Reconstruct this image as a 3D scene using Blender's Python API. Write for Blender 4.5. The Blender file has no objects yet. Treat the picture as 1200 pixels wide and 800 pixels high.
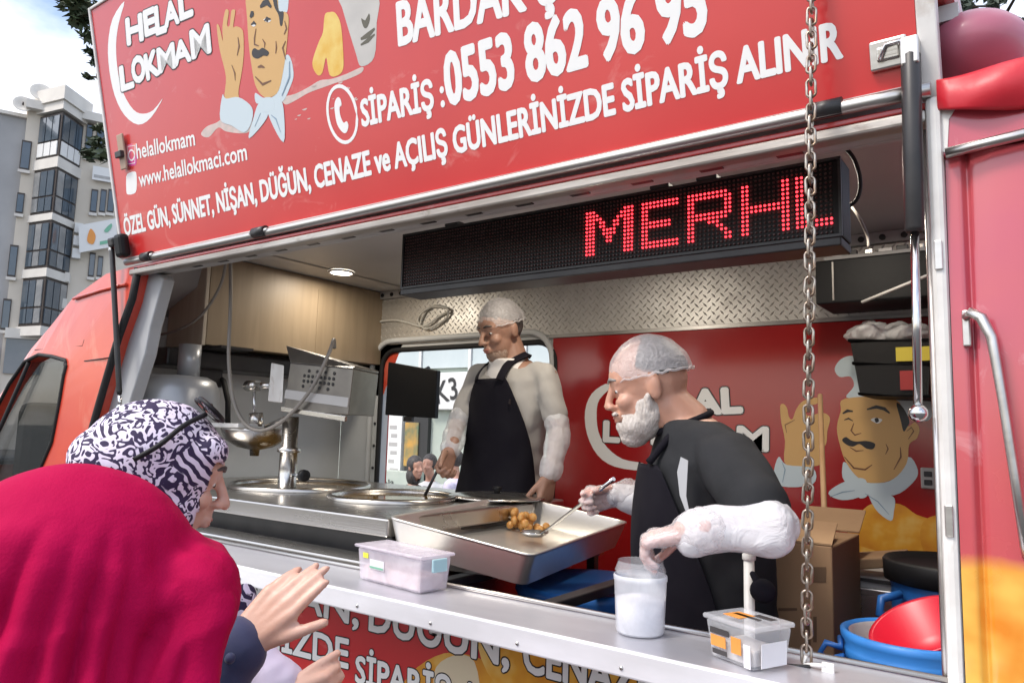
import bpy, bmesh, math, random
from mathutils import Vector, Matrix, noise
random.seed(7)
R_ = math.radians
sc = bpy.context.scene
COL = sc.collection

# ------------------------------------------------------------------ camera
CAM = Vector((0, -1.396, 1.65)); F = 870.0
def _n(v): return v / v.length
_X = _n(Vector((1207, -69, -870))); _Y = Vector((620, 120, 870)); _Y = _n(_Y - _X * _Y.dot(_X))
_Z = _X.cross(_Y)
if _Z.y > 0: _Z = -_Z
ROT = Matrix((_X, _Y, _Z))                 # camera (right, down, forward) -> world
cd = bpy.data.cameras.new('camera'); cam = bpy.data.objects.new('camera', cd); COL.objects.link(cam)
cr, cdn, cf = ROT.col[0], ROT.col[1], ROT.col[2]
M = Matrix((cr, -cdn, -cf)).transposed().to_4x4(); M.translation = CAM
cam.matrix_world = M
cd.sensor_width = 36; cd.lens = 36 * F / 1200; cd.clip_start = 0.05; cd.clip_end = 2000
sc.camera = cam
def ray(px, py): return ROT @ Vector((px - 600, py - 400, F))
def at(px, py, x=None, y=None, z=None, d=None):
    r = ray(px, py)
    if x is not None: t = (x - CAM.x) / r.x
    elif y is not None: t = (y - CAM.y) / r.y
    elif z is not None: t = (z - CAM.z) / r.z
    else: t = d / F
    return CAM + r * t

# ------------------------------------------------------------------ light
SUN_EL, SUN_AZ = R_(52), Vector((-0.45, -0.9))     # direction towards the sun
w = bpy.data.worlds.new('World'); sc.world = w; w.use_nodes = True
nt = w.node_tree; bg = nt.nodes['Background']
sky = nt.nodes.new('ShaderNodeTexSky'); sky.sky_type = 'NISHITA'; sky.sun_disc = False
sky.sun_elevation = SUN_EL; sky.sun_rotation = math.atan2(SUN_AZ.x, SUN_AZ.y)
sky.air_density = 1.0; sky.dust_density = 2.5
tc = nt.nodes.new('ShaderNodeTexCoord'); mp = nt.nodes.new('ShaderNodeMapping'); mp.inputs['Scale'].default_value = (1, 1, 2.2)
ns = nt.nodes.new('ShaderNodeTexNoise'); ns.inputs['Scale'].default_value = 2.6; ns.inputs['Detail'].default_value = 7; ns.inputs['Roughness'].default_value = .55
rp = nt.nodes.new('ShaderNodeValToRGB'); rp.color_ramp.elements[0].position = .40; rp.color_ramp.elements[1].position = .66
mx = nt.nodes.new('ShaderNodeMixRGB'); mx.inputs['Color2'].default_value = (7.0, 7.1, 7.6, 1)
nt.links.new(tc.outputs['Generated'], mp.inputs['Vector']); nt.links.new(mp.outputs['Vector'], ns.inputs['Vector'])
nt.links.new(ns.outputs['Fac'], rp.inputs['Fac']); nt.links.new(rp.outputs['Color'], mx.inputs['Fac'])
nt.links.new(sky.outputs['Color'], mx.inputs['Color1']); nt.links.new(mx.outputs['Color'], bg.inputs['Color'])
bg.inputs['Strength'].default_value = .14
ld = bpy.data.lights.new('sun', 'SUN'); ld.energy = 1.15; ld.angle = R_(14); ld.color = (1, .95, .88)
sun = bpy.data.objects.new('sun', ld); COL.objects.link(sun)
sdir = Vector((SUN_AZ.normalized().x * math.cos(SUN_EL), SUN_AZ.normalized().y * math.cos(SUN_EL), math.sin(SUN_EL)))
sun.rotation_euler = sdir.to_track_quat('Z', 'Y').to_euler()
sc.view_settings.view_transform = 'Standard'; sc.view_settings.look = 'None'; sc.view_settings.gamma = 1
sc.view_settings.exposure = 0.98

# ------------------------------------------------------------------ materials
def lin(h):
    h = h.lstrip('#'); o = []
    for i in (0, 2, 4):
        c = int(h[i:i + 2], 16) / 255; o.append(c / 12.92 if c <= .04045 else ((c + .055) / 1.055) ** 2.4)
    return tuple(o) + (1,)
def col4(c): return lin(c) if isinstance(c, str) else tuple(c) + ((1,) if len(c) == 3 else ())
def new_mat(name):
    m = bpy.data.materials.new(name); m.use_nodes = True
    return m, m.node_tree, m.node_tree.nodes['Principled BSDF']
def link(t, a, b): t.links.new(a, b)
def coords(t, scale=(1, 1, 1), rot=(0, 0, 0)):
    c = t.nodes.new('ShaderNodeTexCoord'); m = t.nodes.new('ShaderNodeMapping')
    m.inputs['Scale'].default_value = scale; m.inputs['Rotation'].default_value = rot
    link(t, c.outputs['Object'], m.inputs['Vector']); return m.outputs['Vector']
def mat(name, c, rough=.5, metal=0, coat=0, c2=None, ns=8, lo=.35, hi=.65, stretch=(1, 1, 1), bump=0, bs=60, bstretch=None,
        alpha=1, trans=0, emit=0, spec=.5, rvar=0, sheen=0, sss=0, detail=5, scuff=None):
    m, t, b = new_mat(name)
    b.inputs['Base Color'].default_value = col4(c); b.inputs['Roughness'].default_value = rough; b.inputs['Metallic'].default_value = metal
    b.inputs['Coat Weight'].default_value = coat; b.inputs['Coat Roughness'].default_value = .12; b.inputs['Alpha'].default_value = alpha
    b.inputs['Transmission Weight'].default_value = trans; b.inputs['Specular IOR Level'].default_value = spec
    if sheen: b.inputs['Sheen Weight'].default_value = sheen; b.inputs['Sheen Roughness'].default_value = .5
    if sss: b.inputs['Subsurface Weight'].default_value = sss; b.inputs['Subsurface Radius'].default_value = (.012, .005, .003); b.inputs['Subsurface Scale'].default_value = 1
    if emit: b.inputs['Emission Color'].default_value = col4(c); b.inputs['Emission Strength'].default_value = emit
    if c2 is not None:
        n = t.nodes.new('ShaderNodeTexNoise'); n.inputs['Scale'].default_value = ns; n.inputs['Detail'].default_value = detail
        link(t, coords(t, stretch), n.inputs['Vector'])
        r = t.nodes.new('ShaderNodeValToRGB'); e = r.color_ramp.elements
        e[0].position = lo; e[0].color = col4(c); e[1].position = hi; e[1].color = col4(c2)
        link(t, n.outputs['Fac'], r.inputs['Fac']); link(t, r.outputs['Color'], b.inputs['Base Color'])
        if rvar:
            mr = t.nodes.new('ShaderNodeMapRange'); mr.inputs['To Min'].default_value = rough - rvar; mr.inputs['To Max'].default_value = rough + rvar
            link(t, n.outputs['Fac'], mr.inputs['Value']); link(t, mr.outputs['Result'], b.inputs['Roughness'])
    if scuff:                                   # scratches and stains of their own shape
        cs, amt, ss, st = scuff
        n = t.nodes.new('ShaderNodeTexNoise'); n.inputs['Scale'].default_value = ss; n.inputs['Detail'].default_value = 9; n.inputs['Roughness'].default_value = .62; n.inputs['Distortion'].default_value = .8
        link(t, coords(t, st), n.inputs['Vector']); q = t.nodes.new('ShaderNodeMapRange'); q.inputs['From Min'].default_value = .60; q.inputs['From Max'].default_value = .74; q.inputs['To Max'].default_value = amt
        link(t, n.outputs['Fac'], q.inputs['Value']); x = t.nodes.new('ShaderNodeMixRGB'); link(t, q.outputs['Result'], x.inputs['Fac']); x.inputs['Color2'].default_value = col4(cs)
        if b.inputs['Base Color'].links: link(t, b.inputs['Base Color'].links[0].from_socket, x.inputs['Color1'])
        else: x.inputs['Color1'].default_value = col4(c)
        link(t, x.outputs['Color'], b.inputs['Base Color'])
    if bump:
        n = t.nodes.new('ShaderNodeTexNoise'); n.inputs['Scale'].default_value = bs; n.inputs['Detail'].default_value = 4
        link(t, coords(t, bstretch or stretch), n.inputs['Vector'])
        bp = t.nodes.new('ShaderNodeBump'); bp.inputs['Strength'].default_value = bump; bp.inputs['Distance'].default_value = .01
        link(t, n.outputs['Fac'], bp.inputs['Height']); link(t, bp.outputs['Normal'], b.inputs['Normal'])
    return m
m_red = mat('red_vinyl', (.52, .016, .020), .32, coat=.35, c2=(.58, .028, .026), ns=2.2, scuff=((.70, .34, .30), .38, 6, (1, 1, 1.6)), bump=.05, bs=5, rvar=.06)
m_redpaint = mat('red_paint', (.50, .028, .022), .28, coat=.5, scuff=((.55, .30, .26), .4, 8, (1, 1, 1)), c2=(.46, .035, .028), ns=3, bump=.04, bs=4, rvar=.06)
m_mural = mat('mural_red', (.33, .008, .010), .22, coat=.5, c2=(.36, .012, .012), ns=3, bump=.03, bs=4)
m_pinkred = mat('faded_red_sky_sheen', (.46, .060, .095), .26, coat=.8, scuff=((.70, .42, .44), .5, 11, (1, 1, .6)), c2=(.50, .075, .085), ns=4, bump=.05, bs=6, rvar=.05)  # faded red, with the pinkish sky reflection put into the colour
m_rearprint = m_pinkred.copy(); m_rearprint.name = 'rear_panel_print'
t_ = m_rearprint.node_tree; b_ = t_.nodes['Principled BSDF']; src = b_.inputs['Base Color'].links[0].from_socket
ge = t_.nodes.new('ShaderNodeNewGeometry'); sx = t_.nodes.new('ShaderNodeSeparateXYZ'); link(t_, ge.outputs['Position'], sx.inputs[0])
nn_ = t_.nodes.new('ShaderNodeTexNoise'); nn_.inputs['Scale'].default_value = 9; nn_.inputs['Detail'].default_value = 3; link(t_, ge.outputs['Position'], nn_.inputs['Vector'])
ma = t_.nodes.new('ShaderNodeMath'); ma.operation = 'MULTIPLY_ADD'; ma.inputs[1].default_value = .05; link(t_, nn_.outputs['Fac'], ma.inputs[0]); link(t_, sx.outputs['Z'], ma.inputs[2])
mr_ = t_.nodes.new('ShaderNodeMapRange'); mr_.inputs['From Min'].default_value = 1.478; mr_.inputs['From Max'].default_value = 1.500; mr_.inputs['To Min'].default_value = 1; mr_.inputs['To Max'].default_value = 0; link(t_, ma.outputs[0], mr_.inputs['Value'])
ro_ = t_.nodes.new('ShaderNodeValToRGB'); e = ro_.color_ramp.elements; e[0].position = .32; e[0].color = (.68, .22, .015, 1); e[1].position = .62; e[1].color = (.80, .48, .09, 1); link(t_, nn_.outputs['Fac'], ro_.inputs['Fac'])
mi = t_.nodes.new('ShaderNodeMixRGB'); link(t_, mr_.outputs['Result'], mi.inputs['Fac']); link(t_, src, mi.inputs['Color1']); link(t_, ro_.outputs['Color'], mi.inputs['Color2']); link(t_, mi.outputs['Color'], b_.inputs['Base Color'])
m_tarp = mat('red_tarpaulin', (.55, .015, .03), .42, c2=(.50, .02, .03), ns=6, bump=.25, bs=14)
m_white = mat('white_paint', (.72, .71, .68), .4, c2=(.62, .60, .57), ns=14, scuff=((.30, .20, .12), .55, 16, (1, 1, .3)), bump=.06, bs=20)
m_vwhite = mat('white_vinyl', (.82, .82, .80), .4)
m_black_ink = mat('black_vinyl', (.02, .012, .012), .4)
m_silver = mat('aluminium_trim', (.62, .60, .57), .32, metal=1, c2=(.48, .46, .43), ns=20, stretch=(.15, 1, 1), bump=.05, bs=40, rvar=.1)
m_rail = mat('tarnished_rail', (.46, .43, .39), .45, metal=.6, c2=(.30, .27, .24), ns=7, stretch=(.5, 3, 3), scuff=((.12, .09, .07), .7, 14, (.6, 2, 2)), bump=.08, bs=40, rvar=.1)
m_steel = mat('brushed_steel', (.58, .56, .53), .27, metal=1, c2=(.50, .48, .45), ns=9, stretch=(.2, 1, 1), bump=.04, bs=220, bstretch=(.03, 1, 1), rvar=.07)
m_steelr = mat('worn_counter_metal', (.62, .62, .66), .30, metal=.5, c2=(.50, .50, .54), ns=6, stretch=(.3, 1, 1), bump=.05, bs=30, rvar=.08)
m_lip = mat('counter_lip_metal', (.86, .86, .90), .40, metal=.15, c2=(.70, .70, .72), ns=12, stretch=(.3, 1, 1), bump=.05, bs=30)
m_tray = mat('tray_steel', (.74, .72, .68), .34, metal=.82, c2=(.66, .64, .60), ns=9, bump=.03, bs=160, rvar=.06)
m_dsteel = mat('dull_steel', (.24, .225, .20), .42, metal=.8, c2=(.19, .175, .16), ns=9, bump=.04, bs=90, rvar=.06)
m_dmd = mat('diamond_plate_metal', (.68, .66, .62), .46, metal=.8, c2=(.58, .56, .52), ns=12, rvar=.08)
m_dark = mat('black_metal', (.016, .015, .016), .42, c2=(.03, .028, .028), ns=12)
m_plastic = mat('black_plastic', (.009, .009, .010), .5, spec=.25, bump=.05, bs=40)
m_rubber = mat('black_rubber', (.012, .011, .011), .7)
m_rod = mat('chrome_rod', (.6, .6, .6), .15, metal=1)
m_chain = mat('galvanised_chain', (.50, .46, .40), .35, metal=1, c2=(.30, .22, .16), ns=60, rvar=.1)
m_grey = mat('grey_lining', (.42, .41, .40), .5, c2=(.36, .35, .34), ns=4, bump=.05, bs=12)
m_ceil = mat('ceiling_panel', (.50, .49, .48), .45, c2=(.46, .45, .44), ns=3)
m_pillar = mat('pale_grey_pillar', (.42, .43, .44), .45, c2=(.36, .37, .38), ns=5)
m_pw = mat('white_bulkhead', (.62, .63, .62), .45, c2=(.56, .57, .56), ns=4, bump=.03, bs=10)
m_rivet = mat('rivet', (.05, .05, .05), .4, metal=.6)
m_floor = mat('van_floor', (.05, .05, .05), .6, c2=(.08, .075, .07), ns=12)
m_asph = mat('asphalt', (.05, .05, .05), .85, c2=(.08, .078, .075), ns=30, bump=.3, bs=120)
m_pave = mat('pavement', (.28, .27, .25), .8, c2=(.22, .21, .2), ns=8, bump=.2, bs=40)
m_glass, t_, b_ = new_mat('cab_glass')
b_.inputs['Base Color'].default_value = (.02, .025, .022, 1); b_.inputs['Roughness'].default_value = .03; b_.inputs['Alpha'].default_value = .35
b_.inputs['Coat Weight'].default_value = .6
def glass(name, tint, alpha, rough=.05):
    m, t, b = new_mat(name); b.inputs['Base Color'].default_value = col4(tint); b.inputs['Roughness'].default_value = rough; b.inputs['Alpha'].default_value = alpha
    return m
def wood(name, c1, c2, axis=2):
    m, t, b = new_mat(name)
    n = t.nodes.new('ShaderNodeTexNoise'); n.inputs['Scale'].default_value = 7; n.inputs['Detail'].default_value = 8; n.inputs['Distortion'].default_value = .6
    s = [3.0, 3.0, 3.0]; s[axis] = .25
    link(t, coords(t, tuple(s)), n.inputs['Vector'])
    r = t.nodes.new('ShaderNodeValToRGB'); e = r.color_ramp.elements; e[0].position = .3; e[1].position = .7; e[0].color = col4(c1); e[1].color = col4(c2)
    link(t, n.outputs['Fac'], r.inputs['Fac']); link(t, r.outputs['Color'], b.inputs['Base Color']); b.inputs['Roughness'].default_value = .5
    return m
m_wood = wood('laminate_wood', (.235, .175, .110), (.295, .225, .148))
m_wood2 = wood('pale_laminate', (.40, .34, .26), (.48, .42, .34))
m_stick = wood('stick_wood', (.42, .25, .12), (.52, .33, .18))
m_card = mat('cardboard', (.30, .18, .095), .8, c2=(.36, .225, .12), ns=5, stretch=(1, 1, .3), bump=.1, bs=30)
m_skinA = mat('tanned_skin', (.31, .170, .118), .5, c2=(.36, .205, .145), ns=18, sss=.12, bump=.06, bs=150)
m_skinB = mat('fair_skin', (.50, .26, .175), .45, c2=(.56, .31, .22), ns=18, sss=.15, bump=.06, bs=150)
m_skinC = mat('light_skin', (.62, .37, .275), .42, c2=(.66, .42, .33), ns=16, sss=.15, bump=.05, bs=150)
m_lips = mat('lips', (.42, .14, .11), .4)
m_eye = mat('eye_white', (.75, .72, .68), .2)
m_iris = mat('dark_iris', (.02, .012, .008), .15)
m_hairdk = mat('dark_hair', (.035, .028, .024), .55, c2=(.09, .08, .075), ns=90, stretch=(1, 1, .2))
m_hairgr = mat('grey_hair', (.16, .15, .14), .6, c2=(.34, .33, .31), ns=60)
m_hairgr2 = mat('salt_pepper_hair', (.035, .035, .036), .6, c2=(.075, .074, .074), ns=60, stretch=(1, 1, .2))
m_beard = mat('white_beard', (.48, .43, .38), .75, c2=(.62, .57, .52), ns=150, stretch=(1, 1, .4), bump=.5, bs=200)
m_stub = mat('grey_stubble', (.25, .145, .095), .7, c2=(.33, .25, .20), ns=220, bump=.5, bs=200)
m_shirtL = mat('oatmeal_shirt', (.40, .38, .35), .8, c2=(.36, .34, .315), ns=10, sheen=.2, bump=.15, bs=18)
m_under = mat('white_undershirt', (.70, .67, .64), .8)
m_apron = mat('black_apron', (.006, .005, .009), .85, spec=.15, c2=(.010, .009, .013), ns=9, bump=.15, bs=14)
m_tee = mat('charcoal_tshirt', (.019, .020, .022), .85, c2=(.027, .028, .031), ns=7, spec=.2, bump=.2, bs=16)
m_trous = mat('dark_trousers', (.012, .014, .020), .8)
m_navy = mat('navy_coat', (.022, .030, .085), .75, c2=(.03, .038, .10), ns=12, sheen=.2, bump=.15, bs=30)
m_lilac = mat('lilac_cloth', (.62, .56, .72), .8, c2=(.70, .65, .78), ns=9, bump=.1, bs=20)
m_mag = mat('magenta_scarf', (.44, .001, .062), .8, c2=(.38, .001, .050), ns=5, spec=.12, bump=.12, bs=260)
m_magc = mat('magenta_coat', (.30, .01, .05), .8)
def film(name, c, alpha, rough=.35, wr=.5, bs=30, av=.10):
    m, t, b = new_mat(name); b.inputs['Base Color'].default_value = col4(c); b.inputs['Roughness'].default_value = rough
    n = t.nodes.new('ShaderNodeTexNoise'); n.inputs['Scale'].default_value = bs; n.inputs['Detail'].default_value = 4; n.inputs['Distortion'].default_value = 1.6
    link(t, coords(t), n.inputs['Vector'])
    mr = t.nodes.new('ShaderNodeMapRange'); mr.inputs['From Min'].default_value = .35; mr.inputs['From Max'].default_value = .68
    mr.inputs['To Min'].default_value = max(0, alpha - av); mr.inputs['To Max'].default_value = min(1, alpha + av)
    link(t, n.outputs['Fac'], mr.inputs['Value']); link(t, mr.outputs['Result'], b.inputs['Alpha'])
    bp = t.nodes.new('ShaderNodeBump'); bp.inputs['Strength'].default_value = wr; bp.inputs['Distance'].default_value = .01
    link(t, n.outputs['Fac'], bp.inputs['Height']); link(t, bp.outputs['Normal'], b.inputs['Normal'])
    return m
m_sleeve = film('white_sleeve_film', (.80, .80, .83), .74, .28, .8, 17, .03)
m_sleeve2 = film('thin_sleeve_film', (.80, .80, .82), .52, .28, .8, 22, .03)
m_glove = film('clear_glove_film', (.85, .82, .83), .34, .2, .6, 50, .04)
m_net = film('white_hair_net', (.80, .77, .77), .36, .45, .5, 55, .05)
m_cup = film('frosted_plastic', (.86, .88, .92), .55, .3, .1, 9)
m_tub = film('pale_pink_plastic', (.84, .78, .86), .48, .2, .1, 9)
m_clear = glass('clear_plastic', (.80, .81, .83), .30, .08)
m_bag = film('white_plastic_bag', (.80, .80, .80), .55, .3, .7, 18)
# patterned scarf
m_print, t_, b_ = new_mat('printed_scarf')
cv = coords(t_)
n1 = t_.nodes.new('ShaderNodeTexNoise'); n1.inputs['Scale'].default_value = 44; n1.inputs['Detail'].default_value = 0; n1.inputs['Distortion'].default_value = 3.2; link(t_, cv, n1.inputs['Vector'])
wv = t_.nodes.new('ShaderNodeTexWave'); wv.wave_type = 'BANDS'; wv.bands_direction = 'DIAGONAL'; wv.inputs['Scale'].default_value = 27; wv.inputs['Distortion'].default_value = 3.0; wv.inputs['Detail'].default_value = 1; wv.inputs['Detail Scale'].default_value = 1.6; link(t_, cv, wv.inputs['Vector'])
n2 = t_.nodes.new('ShaderNodeTexNoise'); n2.inputs['Scale'].default_value = 17; n2.inputs['Detail'].default_value = 0; n2.inputs['Distortion'].default_value = .8; link(t_, cv, n2.inputs['Vector'])
mk_ = t_.nodes.new('ShaderNodeMapRange'); mk_.inputs['From Min'].default_value = .57; mk_.inputs['From Max'].default_value = .60; link(t_, n2.outputs['Fac'], mk_.inputs['Value'])
r1 = t_.nodes.new('ShaderNodeMapRange'); r1.inputs['From Min'].default_value = .47; r1.inputs['From Max'].default_value = .51; link(t_, n1.outputs['Fac'], r1.inputs['Value'])
r2 = t_.nodes.new('ShaderNodeMapRange'); r2.inputs['From Min'].default_value = .42; r2.inputs['From Max'].default_value = .50; link(t_, wv.outputs['Fac'], r2.inputs['Value'])
mf = t_.nodes.new('ShaderNodeMixRGB'); link(t_, mk_.outputs['Result'], mf.inputs['Fac']); link(t_, r1.outputs['Result'], mf.inputs['Color1']); link(t_, r2.outputs['Result'], mf.inputs['Color2'])
mc = t_.nodes.new('ShaderNodeMixRGB'); mc.inputs['Color1'].default_value = (.024, .013, .055, 1); mc.inputs['Color2'].default_value = (.72, .66, .79, 1); link(t_, mf.outputs['Color'], mc.inputs['Fac'])
link(t_, mc.outputs['Color'], b_.inputs['Base Color']); b_.inputs['Roughness'].default_value = .75
# printed doughnuts
def dough_mat(name, c1, c2, c3, sc_=9):
    m, t, b = new_mat(name)
    n = t.nodes.new('ShaderNodeTexNoise'); n.inputs['Scale'].default_value = sc_; n.inputs['Detail'].default_value = 3; link(t, coords(t), n.inputs['Vector'])
    r = t.nodes.new('ShaderNodeValToRGB'); e = r.color_ramp.elements; e[0].position = .3; e[0].color = col4(c1); e[1].position = .5; e[1].color = col4(c2)
    k = e.new(.68); k.color = col4(c3); link(t, n.outputs['Fac'], r.inputs['Fac']); link(t, r.outputs['Color'], b.inputs['Base Color']); b.inputs['Roughness'].default_value = .35
    return m
m_dprint = dough_mat('dough_print', (.58, .20, .015), (.72, .34, .03), (.80, .55, .16))
m_dough = dough_mat('fried_dough', (.42, .15, .03), (.55, .26, .06), (.62, .36, .12), 60)

# ------------------------------------------------------------------ objects
def tag(o, label=None, cat=None, group=None, kind=None):
    if label: o['label'] = label
    if cat: o['category'] = cat
    if group: o['group'] = group
    if kind: o['kind'] = kind
    return o
def thing(name, label, cat, loc, group=None):
    o = bpy.data.objects.new(name, None); COL.objects.link(o); o.location = loc; o.empty_display_size = .1
    return tag(o, label, cat, group)
def wloc(o):
    v = Vector(o.location)
    while o.parent: o = o.parent; v = v + Vector(o.location)
    return v
class MB:
    def __init__(s): s.v = []; s.f = []; s.sm = []
    def add(s, vs, fs, smooth=False):
        n = len(s.v); s.v += [Vector(v) for v in vs]; s.f += [tuple(i + n for i in f) for f in fs]; s.sm += [smooth] * len(fs); return s
    def box(s, lo, hi):
        x0, y0, z0 = lo; x1, y1, z1 = hi
        return s.hexa([(x0, y0, z0), (x1, y0, z0), (x1, y1, z0), (x0, y1, z0), (x0, y0, z1), (x1, y0, z1), (x1, y1, z1), (x0, y1, z1)])
    def hexa(s, p): return s.add(p, [(3, 2, 1, 0), (4, 5, 6, 7), (0, 1, 5, 4), (1, 2, 6, 5), (2, 3, 7, 6), (3, 0, 4, 7)])
    def obox(s, c, ax, ay, az):
        c, ax, ay, az = map(Vector, (c, ax, ay, az))
        return s.hexa([c + ax * i + ay * j + az * k for i, j, k in ((-1, -1, -1), (1, -1, -1), (1, 1, -1), (-1, 1, -1), (-1, -1, 1), (1, -1, 1), (1, 1, 1), (-1, 1, 1))])
    def rings(s, rs, closed_caps=True, smooth=True, loop=False):
        n = len(rs[0]); vs = [p for r in rs for p in r]; fs = []
        m = len(rs)
        for i in range(m if loop else m - 1):
            for j in range(n):
                a = i * n + j; b = i * n + (j + 1) % n; c = ((i + 1) % m) * n + (j + 1) % n; d = ((i + 1) % m) * n + j
                fs.append((a, b, c, d))
        s.add(vs, fs, smooth)
        if closed_caps and not loop:
            o = len(s.v) - len(vs)
            s.f += [tuple(o + j for j in reversed(range(n))), tuple(o + (m - 1) * n + j for j in range(n))]; s.sm += [False, False]
        return s
    def tube(s, pts, r, n=10, loop=False):
        pts = [Vector(p) for p in pts]; rs = []; m = len(pts)
        rad = r if isinstance(r, (list, tuple)) else [r] * m
        up = None
        for i, p in enumerate(pts):
            a = pts[(i - 1) % m] if (loop or i) else p; b = pts[(i + 1) % m] if (loop or i < m - 1) else p
            d = _n(b - a)
            if up is None: up = d.cross(Vector((0, 0, 1)) if abs(d.z) < .9 else Vector((1, 0, 0))).normalized()
            up = (up - d * up.dot(d)).normalized(); v = d.cross(up)
            rs.append([p + (up * math.cos(k * 2 * math.pi / n) + v * math.sin(k * 2 * math.pi / n)) * rad[i] for k in range(n)])
        return s.rings(rs, loop=loop)
    def cyl(s, a, b, r, r2=None, n=20): return s.tube([a, b], [r, r if r2 is None else r2], n)
    def lathe(s, c, prof, n=32, axis=(0, 0, 1), cap=True):
        c = Vector(c); ax = _n(Vector(axis)); u = ax.cross(Vector((1, 0, 0)) if abs(ax.x) < .9 else Vector((0, 1, 0))).normalized(); v = ax.cross(u)
        return s.rings([[c + ax * h + (u * math.cos(k * 2 * math.pi / n) + v * math.sin(k * 2 * math.pi / n)) * max(r, 1e-4) for k in range(n)] for r, h in prof], closed_caps=cap)
    def ell(s, c, a, b, d, n=16, m=10):
        c, a, b, d = map(Vector, (c, a, b, d)); rs = []
        for i in range(m + 1):
            th = math.pi * i / m; z = -math.cos(th); q = max(math.sin(th), .02)
            rs.append([c + d * z + (a * math.cos(k * 2 * math.pi / n) + b * math.sin(k * 2 * math.pi / n)) * q for k in range(n)])
        return s.rings(rs)
    def sph(s, c, r, n=16, m=10): return s.ell(c, (r, 0, 0), (0, r, 0), (0, 0, r), n, m)
    def cap(s, p0, p1, r0, r1=None, n=14):
        p0, p1 = Vector(p0), Vector(p1); r1 = r0 if r1 is None else r1; d = p1 - p0
        if d.length < 1e-6: return s.sph(p0, r0)
        d = _n(d); u = d.cross(Vector((0, 0, 1)) if abs(d.z) < .9 else Vector((1, 0, 0))).normalized(); v = d.cross(u); rs = []
        for c, r, sg in ((p0, r0, -1), (p1, r1, 1)):
            for th in ((89, 60, 30, 0) if sg < 0 else (0, 30, 60, 89)):
                q = r * math.cos(R_(th)); h = sg * r * math.sin(R_(th))
                rs.append([c + d * h + (u * math.cos(k * 2 * math.pi / n) + v * math.sin(k * 2 * math.pi / n)) * q for k in range(n)])
        return s.rings(rs)
    def chain(s, pts, rad, n=14):
        for i in range(len(pts) - 1): s.cap(pts[i], pts[i + 1], rad[i], rad[i + 1], n)
        return s
    def poly(s, pts, off):                      # flat polygon extruded by off
        pts = [Vector(p) for p in pts]; off = Vector(off); n = len(pts)
        s.add(pts + [p + off for p in pts], [tuple(range(n)), tuple(reversed(range(n, 2 * n)))] + [(i, i + n, (i + 1) % n + n, (i + 1) % n) for i in range(n)]); return s
    def mesh(s, name, m):
        me = bpy.data.meshes.new(name); me.from_pydata([tuple(v) for v in s.v], [], s.f); me.polygons.foreach_set('use_smooth', s.sm)
        if m: me.materials.append(m)
        bm = bmesh.new(); bm.from_mesh(me)
        ng = [f for f in bm.faces if len(f.verts) > 4]
        if ng: bmesh.ops.triangulate(bm, faces=ng)
        bmesh.ops.recalc_face_normals(bm, faces=bm.faces[:]); bm.to_mesh(me); bm.free(); me.update(); return me
    def build(s, name, m, parent=None, bevel=0, seg=2, **kw):
        me = s.mesh(name, m)
        return place(me, name, parent, bevel, seg, **kw)
def place(me, name, parent=None, bevel=0, seg=2, **kw):
    # keep vertices near the object's own origin: origin = mesh centre
    if len(me.vertices):
        lo = Vector((min(v.co.x for v in me.vertices), min(v.co.y for v in me.vertices), min(v.co.z for v in me.vertices)))
        hi = Vector((max(v.co.x for v in me.vertices), max(v.co.y for v in me.vertices), max(v.co.z for v in me.vertices)))
        c = Vector(((lo.x + hi.x) / 2, (lo.y + hi.y) / 2, lo.z)); me.transform(Matrix.Translation(-c))
    else: c = Vector((0, 0, 0))
    o = bpy.data.objects.new(name, me); COL.objects.link(o)
    if parent: o.parent = parent; o.location = c - wloc(parent)
    else: o.location = c
    if bevel:
        b = o.modifiers.new('bevel', 'BEVEL'); b.width = bevel; b.segments = seg; b.limit_method = 'ANGLE'; b.angle_limit = R_(40)
    return tag(o, **kw)
def blob(mb, name, m, parent=None, voxel=.006, smooth=4, wrinkle=None, cut=None, solid=0, **kw):
    """one continuous surface grown round the shapes in mb"""
    me = bpy.data.meshes.new(name); me.from_pydata([tuple(v) for v in mb.v], [], mb.f)
    bm = bmesh.new(); bm.from_mesh(me); bmesh.ops.triangulate(bm, faces=[f for f in bm.faces if len(f.verts) > 4]); bm.to_mesh(me); bm.free()
    t = bpy.data.objects.new('tmp', me); COL.objects.link(t)
    r = t.modifiers.new('r', 'REMESH'); r.mode = 'VOXEL'; r.voxel_size = voxel; r.use_smooth_shade = True
    s = t.modifiers.new('s', 'SMOOTH'); s.iterations = smooth; s.factor = .5
    dg = bpy.context.evaluated_depsgraph_get(); dg.update()
    out = bpy.data.meshes.new_from_object(t.evaluated_get(dg)); bpy.data.objects.remove(t)
    out.name = name; out.materials.clear(); out.materials.append(m)
    if wrinkle:
        for v, nn in zip(out.vertices, [vn.vector.copy() for vn in out.vertex_normals]): v.co += nn * wrinkle(v.co.copy())
    if cut:                                     # drop the part of the surface where cut(co) is true
        bm = bmesh.new(); bm.from_mesh(out); bmesh.ops.delete(bm, geom=[v for v in bm.verts if cut(v.co)], context='VERTS'); bm.to_mesh(out); bm.free()
    out.polygons.foreach_set('use_smooth', [True] * len(out.polygons)); out.update()
    o = place(out, name, parent, **kw)
    if solid: sd = o.modifiers.new('solid', 'SOLIDIFY'); sd.thickness = solid; sd.offset = -1
    return o
def nz(p, s, seed=0): return noise.noise(Vector(p) * s + Vector((seed * 7.3, seed * 3.1, seed)))

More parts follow.
